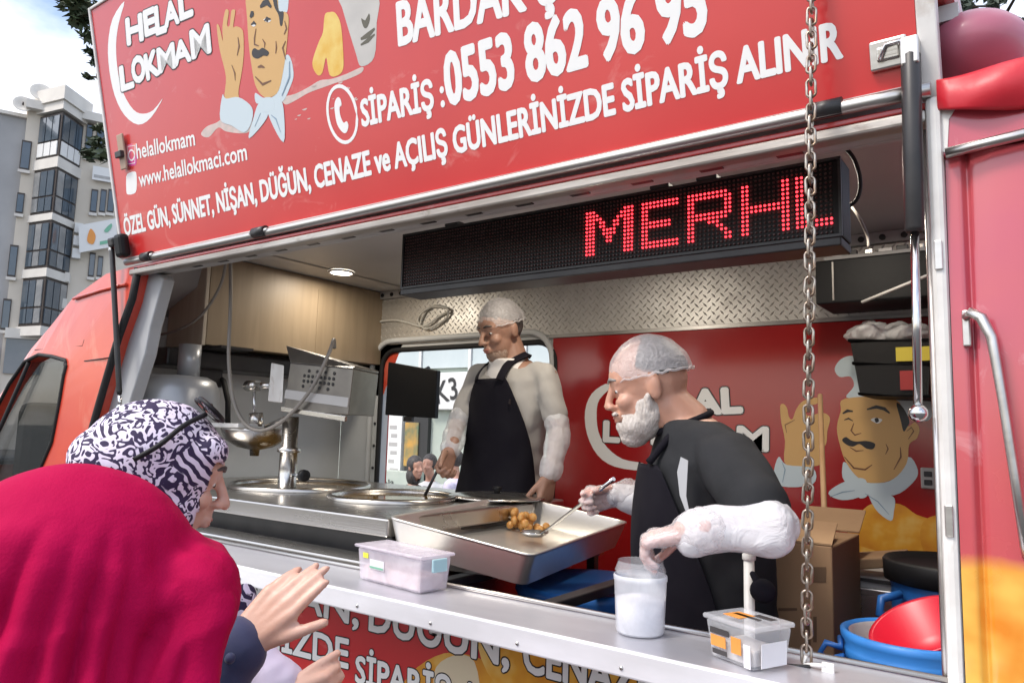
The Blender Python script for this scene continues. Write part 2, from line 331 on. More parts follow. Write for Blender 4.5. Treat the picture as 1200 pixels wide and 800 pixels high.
# planes for flat print: origin, normal towards the viewer
class Plane:
    def __init__(s, o, n, u=(1, 0, 0)):
        s.o = Vector(o); s.n = _n(Vector(n)); s.u = Vector(u); s.v = s.n.cross(s.u); s.v = s.v if s.v.z > 0 else -s.v
    def p(s, px, py, lift=0):
        r = ray(px, py); o = s.o + s.n * lift; t = s.n.dot(o - CAM) / s.n.dot(r); return CAM + r * t
    def uv(s, px, py): q = s.p(px, py) - s.o; return q.dot(s.u), q.dot(s.v)
    def w(s, a, b, lift=0): return s.o + s.u * a + s.v * b + s.n * lift
def smoothpts(pts, k=4):
    out = []; n = len(pts)
    for i in range(n):
        p0, p1, p2, p3 = (Vector(pts[(i + j) % n]) for j in (-1, 0, 1, 2))
        for j in range(k):
            t = j / k; out.append(.5 * ((2 * p1) + (-p0 + p2) * t + (2 * p0 - 5 * p1 + 4 * p2 - p3) * t * t + (-p0 + 3 * p1 - 3 * p2 + p3) * t ** 3))
    return out
def printed(pl, pts, name, m, parent, lift=.001, smooth=True, k=4, sc_=1, off=(0, 0), **kw):
    pts = [(a / sc_ + off[0], b / sc_ + off[1]) for a, b in pts]
    if smooth: pts = smoothpts([Vector((a, b)) for a, b in pts], k)
    q = [pl.p(a, b, lift * .4) for a, b in pts]
    return MB().poly(q, -pl.n * .0003).build(name, m, parent, **kw)
def stroke(pl, pts, wd, name, m, parent, lift=.002, sc_=1, off=(0, 0)):
    pts = [pl.p(a / sc_ + off[0], b / sc_ + off[1], lift * .4) for a, b in pts]; mb = MB(); L = []; Rr = []
    for i, p in enumerate(pts):
        d = _n(pts[min(i + 1, len(pts) - 1)] - pts[max(i - 1, 0)]); s = pl.n.cross(d) * wd * (.5 if 0 < i < len(pts) - 1 else .2); L.append(p + s); Rr.append(p - s)
    return mb.poly(L + Rr[::-1], -pl.n * .0003).build(name, m, parent)
def text_mesh(s, bold=.02):
    cu = bpy.data.curves.new('t', 'FONT'); cu.body = s; cu.size = 1; cu.offset = bold; cu.resolution_u = 3; cu.fill_mode = 'FRONT'
    o = bpy.data.objects.new('t', cu); COL.objects.link(o); dg = bpy.context.evaluated_depsgraph_get(); dg.update()
    me = bpy.data.meshes.new_from_object(o.evaluated_get(dg)); bpy.data.objects.remove(o); bpy.data.curves.remove(cu); return me
def lettering(pl, s, left, right, cap, parent, m=None, bold=.040, lift=.0009, outline=.0, shear=0, name='lettering', **kw):
    """s on plane pl with its baseline from pixel left to pixel right and capitals rising to pixel cap above left"""
    a = Vector(pl.uv(*left)); b = Vector(pl.uv(*right)); c = Vector(pl.uv(*cap)); ux = _n(b - a); uy = Vector((-ux.y, ux.x)); h = (c - a).dot(uy)
    base = text_mesh(s, .004); hm = text_mesh('H', 0); caph = max(v.co.y for v in hm.vertices); bpy.data.meshes.remove(hm)
    x0 = min(v.co.x for v in base.vertices); x1 = max(v.co.x for v in base.vertices); kx = (b - a).length / (x1 - x0); ky = h / caph
    P2 = [(a + ux * ((v.co.x - x0) * kx + shear * v.co.y * ky) + uy * (v.co.y * ky)) for v in base.vertices]; F2 = [tuple(p.vertices) for p in base.polygons]; bpy.data.meshes.remove(base)
    vs, fs, ids = [], [], []; mats = [m or m_vwhite]; lf = lift
    def layer(r, k, idx, lf0):                   # strokes thickened by laying shifted copies, each a hair above the last
        for q in range(k + 1):
            o = Vector((0, 0)) if q == k else Vector((math.cos(2 * math.pi * q / k), math.sin(2 * math.pi * q / k))) * r * h
            n0 = len(vs); vs.extend(pl.w(p.x + o.x, p.y + o.y, lf0 + q * .00003) for p in P2); fs.extend(tuple(i + n0 for i in f) for f in F2); ids.extend([idx] * len(F2))
    if outline: mats.append(m_black_ink); layer(bold + outline, 12, 1, lift); lf = lift + .0004
    layer(bold, 8, 0, lf)
    me = bpy.data.meshes.new(name); me.from_pydata([tuple(v) for v in vs], [], fs)
    for q in mats: me.materials.append(q)
    me.polygons.foreach_set('material_index', ids)
    me.name = name
    return place(me, name, parent, **kw)

# ================================================================== SETTING
MB().box((-150, -120, -.2), (120, 160, 0)).build('ground', m_asph, kind='structure')
MB().box((-60, 4.6, .0), (12, 7.2, .13)).build('pavement', m_pave, bevel=.02, kind='structure')

# ================================================================== FOOD TRUCK
YB = 1.5; ZC = 2.39; ZF = .5
truck = thing('food_truck', 'red food truck with its side hatch raised, open serving counter and printed lettering', 'food truck', (-1.5, .75, 0))
SIDE = Plane((0, 0, 0), (0, -1, 0)); BACK = Plane((0, YB - .012, 0), (0, -1, 0))
# --- shell
MB().box((-3.3, .06, ZF - .06), (.75, YB, ZF)).build('floor', m_floor, truck)
MB().box((-3.04, .05, ZC), (-.10, YB + .05, ZC + .03)).build('ceiling', m_ceil, truck)
MB().box((-2.83, -.0, ZC + .034), (-.10, YB + .07, ZC + .08)).build('roof', m_redpaint, truck, bevel=.02)
bulk = MB().box((-3.33, .06, ZF), (-3.303, YB, 2.12)).build('bulkhead', m_pw, truck)
MB().box((.75, .0, ZF - .1), (.79, YB, 2.2)).build('rear_wall', m_pinkred, truck)
MB().box((-.13, .0, 2.205), (.79, YB + .09, 2.245)).build('rear_roof', m_pinkred, truck, bevel=.01)
# far wall with a window opening
wx0, wx1 = at(450, 420, y=YB).x, at(652, 400, y=YB).x
wz0, wz1 = 1.14, at(450, 412, y=YB).z
def rrect(x0, x1, z0, z1, r, n=6):
    o = []
    for cx, cz, a0 in ((x1 - r, z1 - r, 0), (x0 + r, z1 - r, 90), (x0 + r, z0 + r, 180), (x1 - r, z0 + r, 270)):
        for k in range(n + 1): a = R_(a0 + 90 * k / n); o.append((cx + r * math.cos(a), cz + r * math.sin(a)))
    return o
inner = rrect(wx0, wx1, wz0, wz1, .10)
def ray_poly(c, d, poly):
    best = 1e9
    for i in range(len(poly)):
        a, b = Vector(poly[i]), Vector(poly[(i + 1) % len(poly)]); e = b - a; den = d.x * e.y - d.y * e.x
        if abs(den) < 1e-9: continue
        t = ((a.x - c.x) * e.y - (a.y - c.y) * e.x) / den; u = ((a.x - c.x) * d.y - (a.y - c.y) * d.x) / den
        if t > 0 and -1e-6 <= u <= 1 + 1e-6: best = min(best, t)
    return c + d * best
def ring_between(ins, outs, cent):
    cent = Vector(cent); angs = sorted(math.atan2(p[1] - cent.y, p[0] - cent.x) for p in list(ins) + list(outs)); I, O = [], []; last = -9
    for a in angs:
        if a - last < 1e-5: continue
        last = a; d = Vector((math.cos(a), math.sin(a))); I.append(ray_poly(cent, d, [tuple(p) for p in ins])); O.append(ray_poly(cent, d, [tuple(p) for p in outs]))
    return I, O
X0, X1, Z0, Z1 = -3.3, wx1 + .08, ZF, ZC
inner, outer = ring_between(inner, [(X0, Z0), (X1, Z0), (X1, Z1), (X0, Z1)], ((wx0 + wx1) / 2, (wz0 + wz1) / 2))
mb = MB(); n = len(inner)
vs = [(x, YB, z) for x, z in inner] + [(x, YB, z) for x, z in outer] + [(x, YB + .05, z) for x, z in inner]
mb.add(vs, [(i, (i + 1) % n, n + (i + 1) % n, n + i) for i in range(n)] + [(i, 2 * n + i, 2 * n + (i + 1) % n, (i + 1) % n) for i in range(n)])
fw = mb.build('far_wall', m_pw, truck)
MB().tube([(x, YB - .008, z) for x, z in rrect(wx0 - .004, wx1 + .004, wz0 - .004, wz1 + .004, .10)], .014, 8, loop=True).build('window_seal', m_rubber, fw)
for z in (1.30, 1.42, 1.54, 1.66): MB().sph((wx0 - .045, YB - .002, z), .008, 10, 6).build('rivet', m_rivet, fw)
MB().tube([(x, YB - .012, z) for x, z in rrect(wx0 - .075, wx1 - .01, wz0 - .2, wz1 + .055, .14)], .016, 8, loop=True).build('window_trim', m_pw, fw)
MB().box((-3.3, YB + .052, ZF - .1), (wx0 - .03, YB + .09, ZC)).box((wx1 + .04, YB + .052, ZF - .1), (-.10, YB + .09, ZC)).box((wx0 - .03, YB + .052, ZF - .1), (wx1 + .04, YB + .09, wz0 - .02)).box((wx0 - .03, YB + .052, wz1 + .02), (wx1 + .04, YB + .09, ZC)).build('outer_skin', m_redpaint, truck)
# diamond plate strip with raised lozenges
zd0, zd1 = 2.092, 2.345
dp = MB().box((-3.02, YB - .01, zd0), (-.10, YB - .004, zd1)).build('diamond_plate', m_dmd, truck)
mb = MB(); p = .036; r = 0
for iz in range(int((zd1 - zd0) / (p * .5))):
    for ix in range(int(2.88 / p)):
        x = -3.0 + ix * p + (p / 2 if iz % 2 else 0); z = zd0 + .012 + iz * p * .5
        a = R_(45 if (iz % 2) else -45); u = Vector((math.cos(a), 0, math.sin(a))) * .0145; v = Vector((-math.sin(a), 0, math.cos(a))) * .0042; c = Vector((x, YB - .0101, z)); t = Vector((0, -.0028, 0))
        mb.add([c - u, c - v, c + u, c + v, c - u * .4 + t, c + u * .4 + t], [(0, 1, 4), (1, 5, 4), (1, 2, 5), (2, 3, 5), (3, 4, 5), (3, 0, 4)])
mb.build('tread_pattern', m_dmd, dp, kind='stuff')
band = MB().box((-3.02, YB - .03, zd1 + .003), (-.10, YB - .001, ZC - .002)).build('cornice_strip', m_grey, truck)
for k in range(44):
    MB().cyl((-2.98 + k * .07, YB - .036, zd1 + .022), (-2.98 + k * .07, YB - .03, zd1 + .022), .011, n=10).build('strip_hole', m_rivet, band) if k < 40 else None
# mural panel
xm = at(650, 395, y=YB).x
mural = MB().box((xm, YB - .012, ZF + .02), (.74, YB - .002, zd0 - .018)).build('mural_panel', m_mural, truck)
MB().box((xm - .02, YB - .017, zd0 - .016), (.74, YB - .002, zd0 - .002)).build('edge_trim', m_silver, mural)
lettering(BACK, 'HELAL', (737, 488), (869, 482), (737, 463), mural, outline=.055, bold=.085)
lettering(BACK, 'LOKMAM', (708, 516), (899, 527), (708, 494), mural, outline=.055, bold=.085)
K6 = dict(sc_=4.444, off=(680, 380))
printed(BACK, [(130, 310), (60, 360), (25, 450), (35, 570), (90, 680), (180, 740), (320, 760), (345, 735), (320, 720), (220, 700), (140, 640), (95, 560), (85, 460), (100, 390), (160, 325)], 'crescent', m_vwhite, mural, k=3, **K6)
m_face = mat('print_skin', (.62, .37, .13), .4); m_cloth = mat('print_pale_blue', (.55, .64, .68), .4); m_line = mat('print_brown_line', (.16, .06, .02), .4); m_inkk = mat('print_black', (.012, .008, .008), .4); m_orange = m_dprint
m_shade = mat('print_blue_line', (.22, .32, .42), .4)
def cook(pl, par, hand, cuff, face, hat, hair, collar, ties, strokes, must, eyes, kw):
    for shp in [hat]: printed(pl, shp, 'printed_hat', m_cloth, par, .0012, **kw)
    printed(pl, collar, 'printed_collar', m_cloth, par, .0016, **kw)
    printed(pl, face, 'printed_face', m_face, par, .0024, **kw)
    printed(pl, hair, 'printed_hair', m_inkk, par, .003, **kw)
    printed(pl, hand, 'printed_hand', m_face, par, .0024, **kw)
    printed(pl, cuff, 'printed_cuff', m_cloth, par, .0032, **kw)
    for q, t in enumerate(ties): printed(pl, t, 'printed_neckerchief', m_cloth, par, .0034 + .0003 * q, **kw)
    printed(pl, must, 'printed_moustache', m_inkk, par, .0044, **kw)
    for e in eyes: printed(pl, e, 'printed_eye', m_vwhite, par, .0034, **kw)
    for s, wd, mm in strokes: stroke(pl, s, wd, 'printed_line', mm, par, .0048, **kw)
K2 = dict(sc_=2.667, off=(860, 340))
printed(BACK, [(400, 690), (440, 665), (520, 668), (570, 700), (640, 730), (640, 800), (640, 830), (350, 830), (360, 750)], 'printed_doughnut', m_orange, mural, .0012, **K2)
printed(BACK, [(590, 725), (640, 700), (720, 690), (760, 760), (740, 840), (620, 840), (585, 790)], 'printed_doughnut', m_orange, mural, .0018, **K2)
printed(BACK, [(290, 800), (350, 790), (400, 800), (470, 830), (470, 900), (280, 900)], 'printed_doughnut', m_orange, mural, .0016, **K2)
cook(BACK, mural,
     [(145, 362), (155, 355), (166, 368), (172, 395), (183, 402), (196, 370), (218, 345), (262, 335), (268, 350), (240, 362), (225, 385), (240, 392), (275, 382), (300, 398), (292, 440), (288, 480), (268, 505), (270, 545), (165, 548), (160, 470), (148, 410)],
     [(140, 520), (165, 545), (248, 556), (246, 606), (150, 612), (125, 575)],
     [(348, 338), (500, 338), (535, 400), (545, 425), (565, 412), (580, 432), (572, 462), (548, 482), (540, 540), (500, 588), (440, 602), (392, 588), (352, 540), (332, 485), (322, 430), (334, 378)],
     [(315, 245), (335, 215), (370, 205), (400, 225), (520, 220), (600, 250), (625, 330), (615, 400), (560, 405), (500, 345), (430, 335), (352, 335), (375, 300), (365, 270), (330, 270)],
     [(508, 352), (530, 368), (548, 408), (540, 430), (530, 440), (521, 405)],
     [(340, 545), (352, 540), (395, 590), (440, 602), (500, 588), (545, 520), (575, 562), (560, 600), (500, 640), (410, 622), (345, 595)],
     [[(295, 635), (330, 605), (385, 590), (398, 640), (340, 655)], [(412, 602), (470, 630), (502, 650), (500, 690), (490, 720), (440, 680)], [(378, 592), (412, 592), (418, 640), (388, 646)]],
     [([(340, 385), (355, 376), (372, 378)], .011, m_inkk), ([(416, 372), (445, 364), (470, 370), (487, 384)], .012, m_inkk), ([(375, 415), (366, 438), (378, 452), (398, 446)], .005, m_line),
      ([(345, 405), (358, 400), (372, 408)], .006, m_inkk), ([(362, 490), (382, 502), (405, 500)], .005, m_line), ([(345, 520), (375, 555), (410, 560), (432, 545)], .006, m_line), ([(540, 440), (555, 428), (562, 440), (545, 465)], .004, m_line),
      ([(475, 480), (482, 495), (474, 512)], .004, m_line), ([(410, 635), (450, 660), (485, 700)], .004, m_shade), ([(165, 445), (160, 420), (190, 405)], .004, m_line), ([(520, 490), (522, 520), (500, 560)], .005, m_line), ([(150, 535), (160, 560), (152, 600)], .004, m_shade), ([(300, 645), (340, 630), (378, 625)], .004, m_shade)],
     [(338, 468), (350, 458), (366, 468), (384, 472), (410, 470), (432, 474), (442, 482), (434, 496), (414, 494), (392, 480), (372, 488), (352, 482)],
     [[(428, 405), (442, 398), (464, 404), (450, 416)]], K2)
printed(BACK, [(440, 401), (450, 399), (453, 409), (444, 413)], 'printed_pupil', m_inkk, mural, .0042, **K2)

# --- left end of the interior: near pillar, cabinet over the cab
pl0 = Plane((0, .05, 0), (0, -1, 0))
pts = [pl0.p(a / 3.81 + 130, b / 3.81 + 290) for a, b in ((118, 108), (150, 102), (222, 120), (232, 140), (172, 360), (150, 475), (60, 760), (-40, 760), (40, 420), (95, 300))]
MB().poly(pts, (0, .05, 0)).build('pillar', m_pillar, truck, bevel=.006)
xc = -3.0; c0 = at(236, 403, x=xc); c1 = at(434, 434, x=xc)
cabn = MB().box((xc - .02, c0.y + .02, c0.z), (xc, YB - .004, ZC - .004)).build('cabinet', m_wood, truck, bevel=.003)
MB().box((xc - .29, c0.y, c0.z - .004), (xc + .001, c0.y + .018, ZC - .006)).build('end_panel', m_wood2, cabn, bevel=.003)
MB().box((xc - .16, c0.y + .02, c0.z + .001), (xc - .022, YB - .006, c0.z + .018)).build('base_board', m_wood, cabn)
MB().box((xc - .002, c0.y + .62, c0.z + .004), (xc + .002, c0.y + .626, ZC - .06)).build('door_gap', m_wood, cabn)
MB().box((-3.29, .3, c0.z - .10), (-3.06, 1.35, c0.z - .02)).build('cabinet_rail', m_dark, truck, bevel=.01)
# ceiling lights
for i, (lx, ly) in enumerate(((at(400, 318, z=ZC).x, at(400, 318, z=ZC).y), (-1.45, .72), (-.50, .72))):
    lt = MB().lathe((lx, ly, ZC - .012), [(.062, .011), (.066, .004), (.060, 0), (.052, .002)], 28, cap=False).build('ceiling_light', m_white, truck)
    m_lamp = bpy.data.materials.get('lamp_glow') or mat('lamp_glow', (1, .93, .80), .5, emit=7)
    MB().lathe((lx, ly, ZC - .009), [(.0005, 0), (.052, 0)], 28, cap=False).build('lamp_disc', m_lamp, lt)
    al = bpy.data.lights.new('ceiling_lamp', 'AREA'); al.shape = 'DISK'; al.size = .1; al.energy = 2.4 if i else 2.2; al.color = (1, .90, .76)
    ao = bpy.data.objects.new('ceiling_lamp', al); COL.objects.link(ao); ao.location = (lx, ly, ZC - .016)

# --- opening frame: gutter tube, strips, soffit, posts
zb = 2.262
MB().tube([(x, -.014 + .004 * math.sin(x * 2), zb - .020) for x in [-2.84 + i * .1 for i in range(28)]], .013, 12).build('gutter_tube', m_silver, truck)
MB().box((-2.80, -.004, zb - .048), (-.15, .024, zb - .036)).build('gutter_strip', m_redpaint, truck, bevel=.003)
MB().box((-2.82, -.010, zb - .072), (-.15, .028, zb - .050)).build('lower_rail', m_rail, truck, bevel=.005)
sof = MB().box((-2.90, .03, zb - .058), (-.15, .085, zb - .048)).build('soffit', m_grey, truck)
MB().box((-2.90, .086, zb - .058), (-.15, .098, ZC - .002)).build('header_panel', m_grey, truck)
for k in range(14): MB().box((-2.5 + k * .16, .045, zb - .060), (-2.45 + k * .16, .07, zb - .0583)).build('soffit_slot', m_dark, sof)
post = MB().box((-.151, -.012, .55), (-.127, .10, zb - .03)).build('white_post', m_white, truck, bevel=.008)
MB().tube([(-.154, .012, .6), (-.154, .010, 1.4), (-.154, .012, zb - .08)], .006, 8).build('post_seal', m_silver, truck)
for z in (1.93, 1.5): MB().box((-.145, -.016, z), (-.133, -.0125, z + .05)).build('post_plate', m_silver, post, bevel=.002)
MB().box((-.150, .102, ZF), (-.128, .16, ZC)).build('inner_post', m_grey, truck)
# --- rear side panel
rear = MB()
zs = [2.13, 1.95, 1.75, 1.5, 1.3, 1.0, .55]; prof = [.012, 0, -.006, -.008, -.008, -.006, .004]
xs = [-.126, -.105, -.096, -.090, -.06, .1, .75]; dx_ = [0, 0, .012, .002, -.002, -.004, 0]
vs = [(x, y + d, z) for z, y in zip(zs, prof) for x, d in zip(xs, dx_)]; nx = len(xs)
rear.add(vs, [(j * nx + i, j * nx + i + 1, (j + 1) * nx + i + 1, (j + 1) * nx + i) for j in range(len(zs) - 1) for i in range(nx - 1)], True)
rearp = rear.build('rear_side_panel', m_rearprint, truck)
rsub = rearp.modifiers.new('s', 'SUBSURF'); rsub.levels = rsub.render_levels = 2; rsub.subdivision_type = 'SIMPLE'
MB().box((-.126, .03, .5), (.74, .05, 2.2)).build('rear_inner_panel', m_pinkred, truck)
mb = MB(); mb.tube([at(1131, 372, y=-.016), at(1138, 366, y=-.026), at(1150, 372, y=-.032), at(1162, 395, y=-.034), at(1175, 470, y=-.036), at(1189, 560, y=-.036), at(1201, 640, y=-.032), at(1204, 652, y=-.012)], [.006, .008, .0085, .0075, .0065, .0065, .0065, .007], 12)
mb.build('grab_handle', m_silver, truck)
MB().obox(at(1133, 385, y=-.008), (.006, 0, 0), (0, .006, 0), (0, 0, .03)).build('handle_mount', m_silver, truck, bevel=.003)
# above the rear panel: metal gutter, dented strip, tarpaulin over the roof edge and the rounded roof pod
g0, g1 = at(1108, 180, y=-.012), at(1260, 142, y=-.012)
MB().tube([g0, g0.lerp(g1, .4), g1], .009, 10).build('rear_gutter', m_silver, truck)
pts = [at(1100, 185, y=0), at(1098, 118, y=.0), at(1200, 98, y=.0), at(1300, 80, y=0), at(1300, 140, y=0), at(1200, 160, y=0)]
MB().poly(pts, (0, .02, 0)).build('dented_corner', m_pinkred, truck, bevel=.004)
MB().poly([at(1102, 178, y=-.002), at(1100, 125, y=-.002), at(1128, 112, y=-.002), at(1112, 140, y=-.002), at(1110, 178, y=-.002)], (0, .01, 0)).build('scraped_edge', m_white, truck)
mb = MB(); nx = 34; nzv = 14; vs = []
for j in range(nzv):
    for i in range(nx):
        a = i / (nx - 1); b = j / (nzv - 1); x = -.132 + a * .62
        top = 2.262 + .02 * a; bot = 2.205 - .02 * math.sin(a * 9) - .035 * a
        z = top + (bot - top) * b; y = -.012 - .012 * math.sin(b * 3.0) + .010 * nz((x * 8, z * 12, 3), 1) + .008 * math.sin(a * 23 + b * 3)
        if b == 0: y += .02
        vs.append((x, y, z))
mb.add(vs, [(j * nx + i, j * nx + i + 1, (j + 1) * nx + i + 1, (j + 1) * nx + i) for j in range(nzv - 1) for i in range(nx - 1)], True)
tp = mb.build('tarpaulin', m_tarp)
tag(tp, 'bright red tarpaulin draped along the roof edge above the rear side panel', 'tarpaulin'); sm = tp.modifiers.new('s', 'SOLIDIFY'); sm.thickness = .003
mb = MB(); pc = at(1140, 58, y=.16)
mb.ell(pc + Vector((.0, .02, -.02)), (.098, 0, 0), (0, .15, 0), (0, 0, .078), 32, 18)
mb.build('roof_pod', mat('mauve_pod', (.46, .15, .22), .42, c2=(.42, .12, .17), ns=3, coat=.2), truck)

# --- lower side with printed text below the counter
LOW = Plane((0, -.004, 0), (0, -1, 0))
low = MB().box((-2.75, -.004, .45), (-.14, .04, 1.262)).build('lower_side_panel', m_red, truck)
OK_ = dict(outline=.045, bold=.035)
lettering(LOW, 'NİŞAN,', (283, 697), (420, 732), (283, 668), low, **OK_)
lettering(LOW, 'DÜĞÜN,', (433, 737), (596, 780), (433, 701), low, **OK_)
lettering(LOW, 'CENAZE ve AÇILIŞ', (614, 785), (1010, 890), (614, 745), low, **OK_)
lettering(LOW, 'GÜNLERİNİZDE', (195, 727), (408, 782), (195, 701), low, **OK_)
lettering(LOW, 'SİPARİŞ ALINIR', (417, 798), (655, 862), (417, 768), low, **OK_)
printed(LOW, [(455, 840), (480, 790), (520, 765), (560, 770), (600, 790), (640, 770), (720, 800), (800, 830), (830, 900), (470, 900)], 'printed_doughnut', m_orange, low, .0008)
printed(LOW, [(560, 745), (600, 742), (680, 765), (760, 790), (820, 800), (850, 850), (640, 830), (580, 800)], 'printed_doughnut', m_orange, low, .0010)
printed(LOW, [(508, 790), (530, 768), (556, 775), (560, 830), (520, 850)], 'printed_cream', mat('print_cream', (.72, .62, .42), .4), low, .0016)
# counter flap
cnt = MB().box((-2.75, -.185, 1.262), (-.13, .0, 1.274)).build('counter', m_steelr, truck, bevel=.003)
mb = MB(); mb.box((-2.75, -.197, 1.232), (-.13, -.186, 1.278)); mb.build('counter_lip', m_lip, cnt, bevel=.004)
for k in range(12): MB().sph((-2.6 + k * .22, -.197, 1.248), .004, 8, 6).build('rivet', m_silver, cnt)
MB().tube([(-2.75, -.002, 1.279), (-.13, -.002, 1.279)], .005, 8).build('counter_bead', m_silver, cnt)

# --- cab
def side_poly(pts, y0, y1): return MB().poly([at(a, b, y=0) + Vector((0, y0, 0)) for a, b in pts], (0, y1 - y0, 0))
cabz = [(161, 311), (125, 321), (86, 349), (60, 382), (37, 409), (0, 464), (-60, 545), (-150, 640), (-160, 760), (-60, 760), (60, 660), (96, 545), (108, 495), (135, 400), (152, 352)]
def tumble(o, amt): 
    return o
win = [(33, 424), (76, 421), (81, 428), (79, 440), (50, 553), (-40, 590), (-20, 520)]
# cab side as a ring round the window opening
ci = smoothpts([Vector(p) for p in win], 3)
I2, O2 = ring_between(ci, cabz, (28, 505))
mb = MB(); n = len(I2)
f = lambda p, y: at(p.x, p.y, y=0) + Vector((0, y, 0))
mb.add([f(p, -.012) for p in I2] + [f(p, -.002) for p in O2] + [f(p, .05) for p in I2] + [f(p, .05) for p in O2],
       [(i, (i + 1) % n, n + (i + 1) % n, n + i) for i in range(n)] + [(n + i, n + (i + 1) % n, 3 * n + (i + 1) % n, 3 * n + i) for i in range(n)] + [(i, 2 * n + i, 2 * n + (i + 1) % n, (i + 1) % n) for i in range(n)])
m_cab = mat('sunlit_red_paint', (.64, .075, .035), .3, coat=.5, scuff=((.68, .36, .24), .4, 5, (1, 1, .7)), c2=(.56, .05, .03), ns=3, bump=.05, bs=4, rvar=.06)  # cab red with the orange of warm sunlight mixed into its colour
cab = mb.build('cab_side', m_cab, truck)
MB().poly([f(p, .018) for p in [Vector(q) for q in win]], (0, .006, 0)).build('side_window', m_glass, cab)
MB().tube([f(p, -.014) for p in ci], .008, 8, loop=True).build('window_seal', m_rubber, cab)
MB().tube([at(a, b, y=-.01) for a, b in ((34, 424), (-8, 520), (-30, 590))], .009, 8).build('quarter_pillar', m_rubber, cab)
for seq in ([(41, 410), (97, 405), (99, 398)], [(99, 423), (128, 419)]): MB().tube([at(a, b, y=-.008) for a, b in seq], .0025, 6).build('panel_seam', m_rubber, cab)
MB().tube([at(a, b, y=-.01) for a, b in ((86, 350), (118, 340), (148, 333))], .006, 8).build('roof_seam', m_cab, cab)
MB().tube([at(a, b, y=.005) for a, b in ((162, 314), (155, 350), (139, 395), (117, 470), (103, 520), (90, 590))], .014, 10).build('door_rubber', m_rubber, truck)
# rest of the cab: roof, windscreen, bonnet, far side, floor, seat
o_ = lambda a, b, y: at(a, b, y=0) + Vector((0, y, 0))
mb = MB(); rf = [o_(161, 311, 0), o_(125, 321, 0), o_(117, 326, 0), o_(86, 349, 0), o_(60, 382, 0), o_(37, 409, 0)]
ys = [0, .08, .18, .28, .36, 1.3, YB + .05]; vs = []
for i, p in enumerate(rf):
    for y in ys:
        q = max(0, min((y - .06) / .3, 1)); q = q * q * (3 - 2 * q)
        vs.append((p.x, y, p.z + (.175, .215, .05, .03, .01, 0)[i] * q))
mb.add(vs, [(i * 7 + j, i * 7 + j + 1, i * 7 + j + 8, i * 7 + j + 7) for i in range(5) for j in range(6)], True)
mb.build('cab_roof', m_cab, truck)
mq = MB(); mq.v = [v + Vector((0, .004, -.014)) for v in mb.v]; mq.f = list(mb.f); mq.sm = list(mb.sm); mq.build('headliner', m_grey, truck)
mb = MB(); q = [o_(-60, 545, 0), o_(-150, 640, 0), o_(-160, 760, 0)]
mb.add([p + Vector((0, y, 0)) for p in q for y in (0, YB)], [(0, 1, 3, 2), (2, 3, 5, 4)]); mb.build('bonnet', m_cab, truck)
MB().add([o_(37, 409, .03), o_(-60, 545, .03), o_(-60, 545, YB - .03), o_(37, 409, YB - .03)], [(0, 1, 2, 3)]).build('windscreen', m_glass, truck)
MB().add([o_(161, 311, YB), o_(37, 409, YB), o_(20, 435, YB), o_(120, 440, YB)], [(0, 1, 2, 3)]).build('cab_far_side', m_cab, truck)
seat = at(60, 520, y=.45)
MB().box((seat.x - .15, .2, .9), (seat.x + .15, .7, 1.3)).build('cab_seat', m_plastic, truck, bevel=.05)
MB().box((seat.x + .10, .22, 1.3), (seat.x + .2, .68, 1.72)).build('cab_seat_back', m_plastic, truck, bevel=.05)
MB().box((seat.x - .9, .1, 1.15), (seat.x - .5, 1.4, 1.4)).build('dashboard', m_plastic, truck, bevel=.05)

# --- raised hatch
HX0 = at(146, 300, y=0).x; ht = at(107, 13, x=HX0); hv = _n(Vector((0, ht.y, ht.z - zb))); hn = Vector((0, -hv.z, hv.y))
HAT = Plane((0, 0, zb), hn)
HL = math.hypot(ht.y, ht.z - zb)
def hw(a, b, c=0): return HAT.w(a, b, c)
mb = MB(); mb.hexa([hw(HX0, .002, -.03), hw(-.158, .002, -.03), hw(-.158, .002, 0), hw(HX0, .002, 0), hw(HX0, HL, -.03), hw(-.158, HL, -.03), hw(-.158, HL, 0), hw(HX0, HL, 0)])
hatch = mb.build('hatch', m_red, truck)
for nm, a0, b0, a1, b1 in (('hatch_trim', HX0 - .015, 0, HX0 - .001, HL + .012), ('hatch_trim', -.157, -.03, -.126, HL + .012), ('hatch_trim', HX0, HL + .001, -.158, HL + .012)):
    MB().hexa([hw(a0, b0, -.032), hw(a1, b0, -.032), hw(a1, b0, .006), hw(a0, b0, .006), hw(a0, b1, -.032), hw(a1, b1, -.032), hw(a1, b1, .006), hw(a0, b1, .006)]).build(nm, m_white, hatch, bevel=.003)
MB().hexa([hw(HX0 + .003, -.004, -.02), hw(-.16, -.004, -.02), hw(-.16, -.004, .004), hw(HX0 + .003, -.004, .004), hw(HX0 + .003, .0015, -.02), hw(-.16, .0015, -.02), hw(-.16, .0015, .004), hw(HX0 + .003, .0015, .004)]).build('hatch_edge_strip', m_white, hatch)
lettering(HAT, 'ÖZEL GÜN, SÜNNET, NİŞAN, DÜĞÜN, CENAZE ve AÇILIŞ GÜNLERİNİZDE SİPARİŞ ALINIR', (147, 276), (987, 67), (146, 256), hatch)
lettering(HAT, 'SİPARİŞ :', (425, 148), (521, 124), (424, 118), hatch)
lettering(HAT, '0553 862 96 95', (525, 123), (828, 36), (523, 64), hatch)
lettering(HAT, 'BARDAK Ş', (468, 53), (655, 0), (468, 4), hatch, outline=.0)
lettering(HAT, 'helallokmam', (161, 186), (229, 170), (160, 169), hatch, bold=.022)
lettering(HAT, 'www.helallokmaci.com', (164, 219), (290, 187), (163, 202), hatch, bold=.022)
def bubble(chars, par):
    for ch, l, r, t in chars: lettering(HAT, ch, l, r, t, par, bold=.075, outline=.05, lift=.0008)
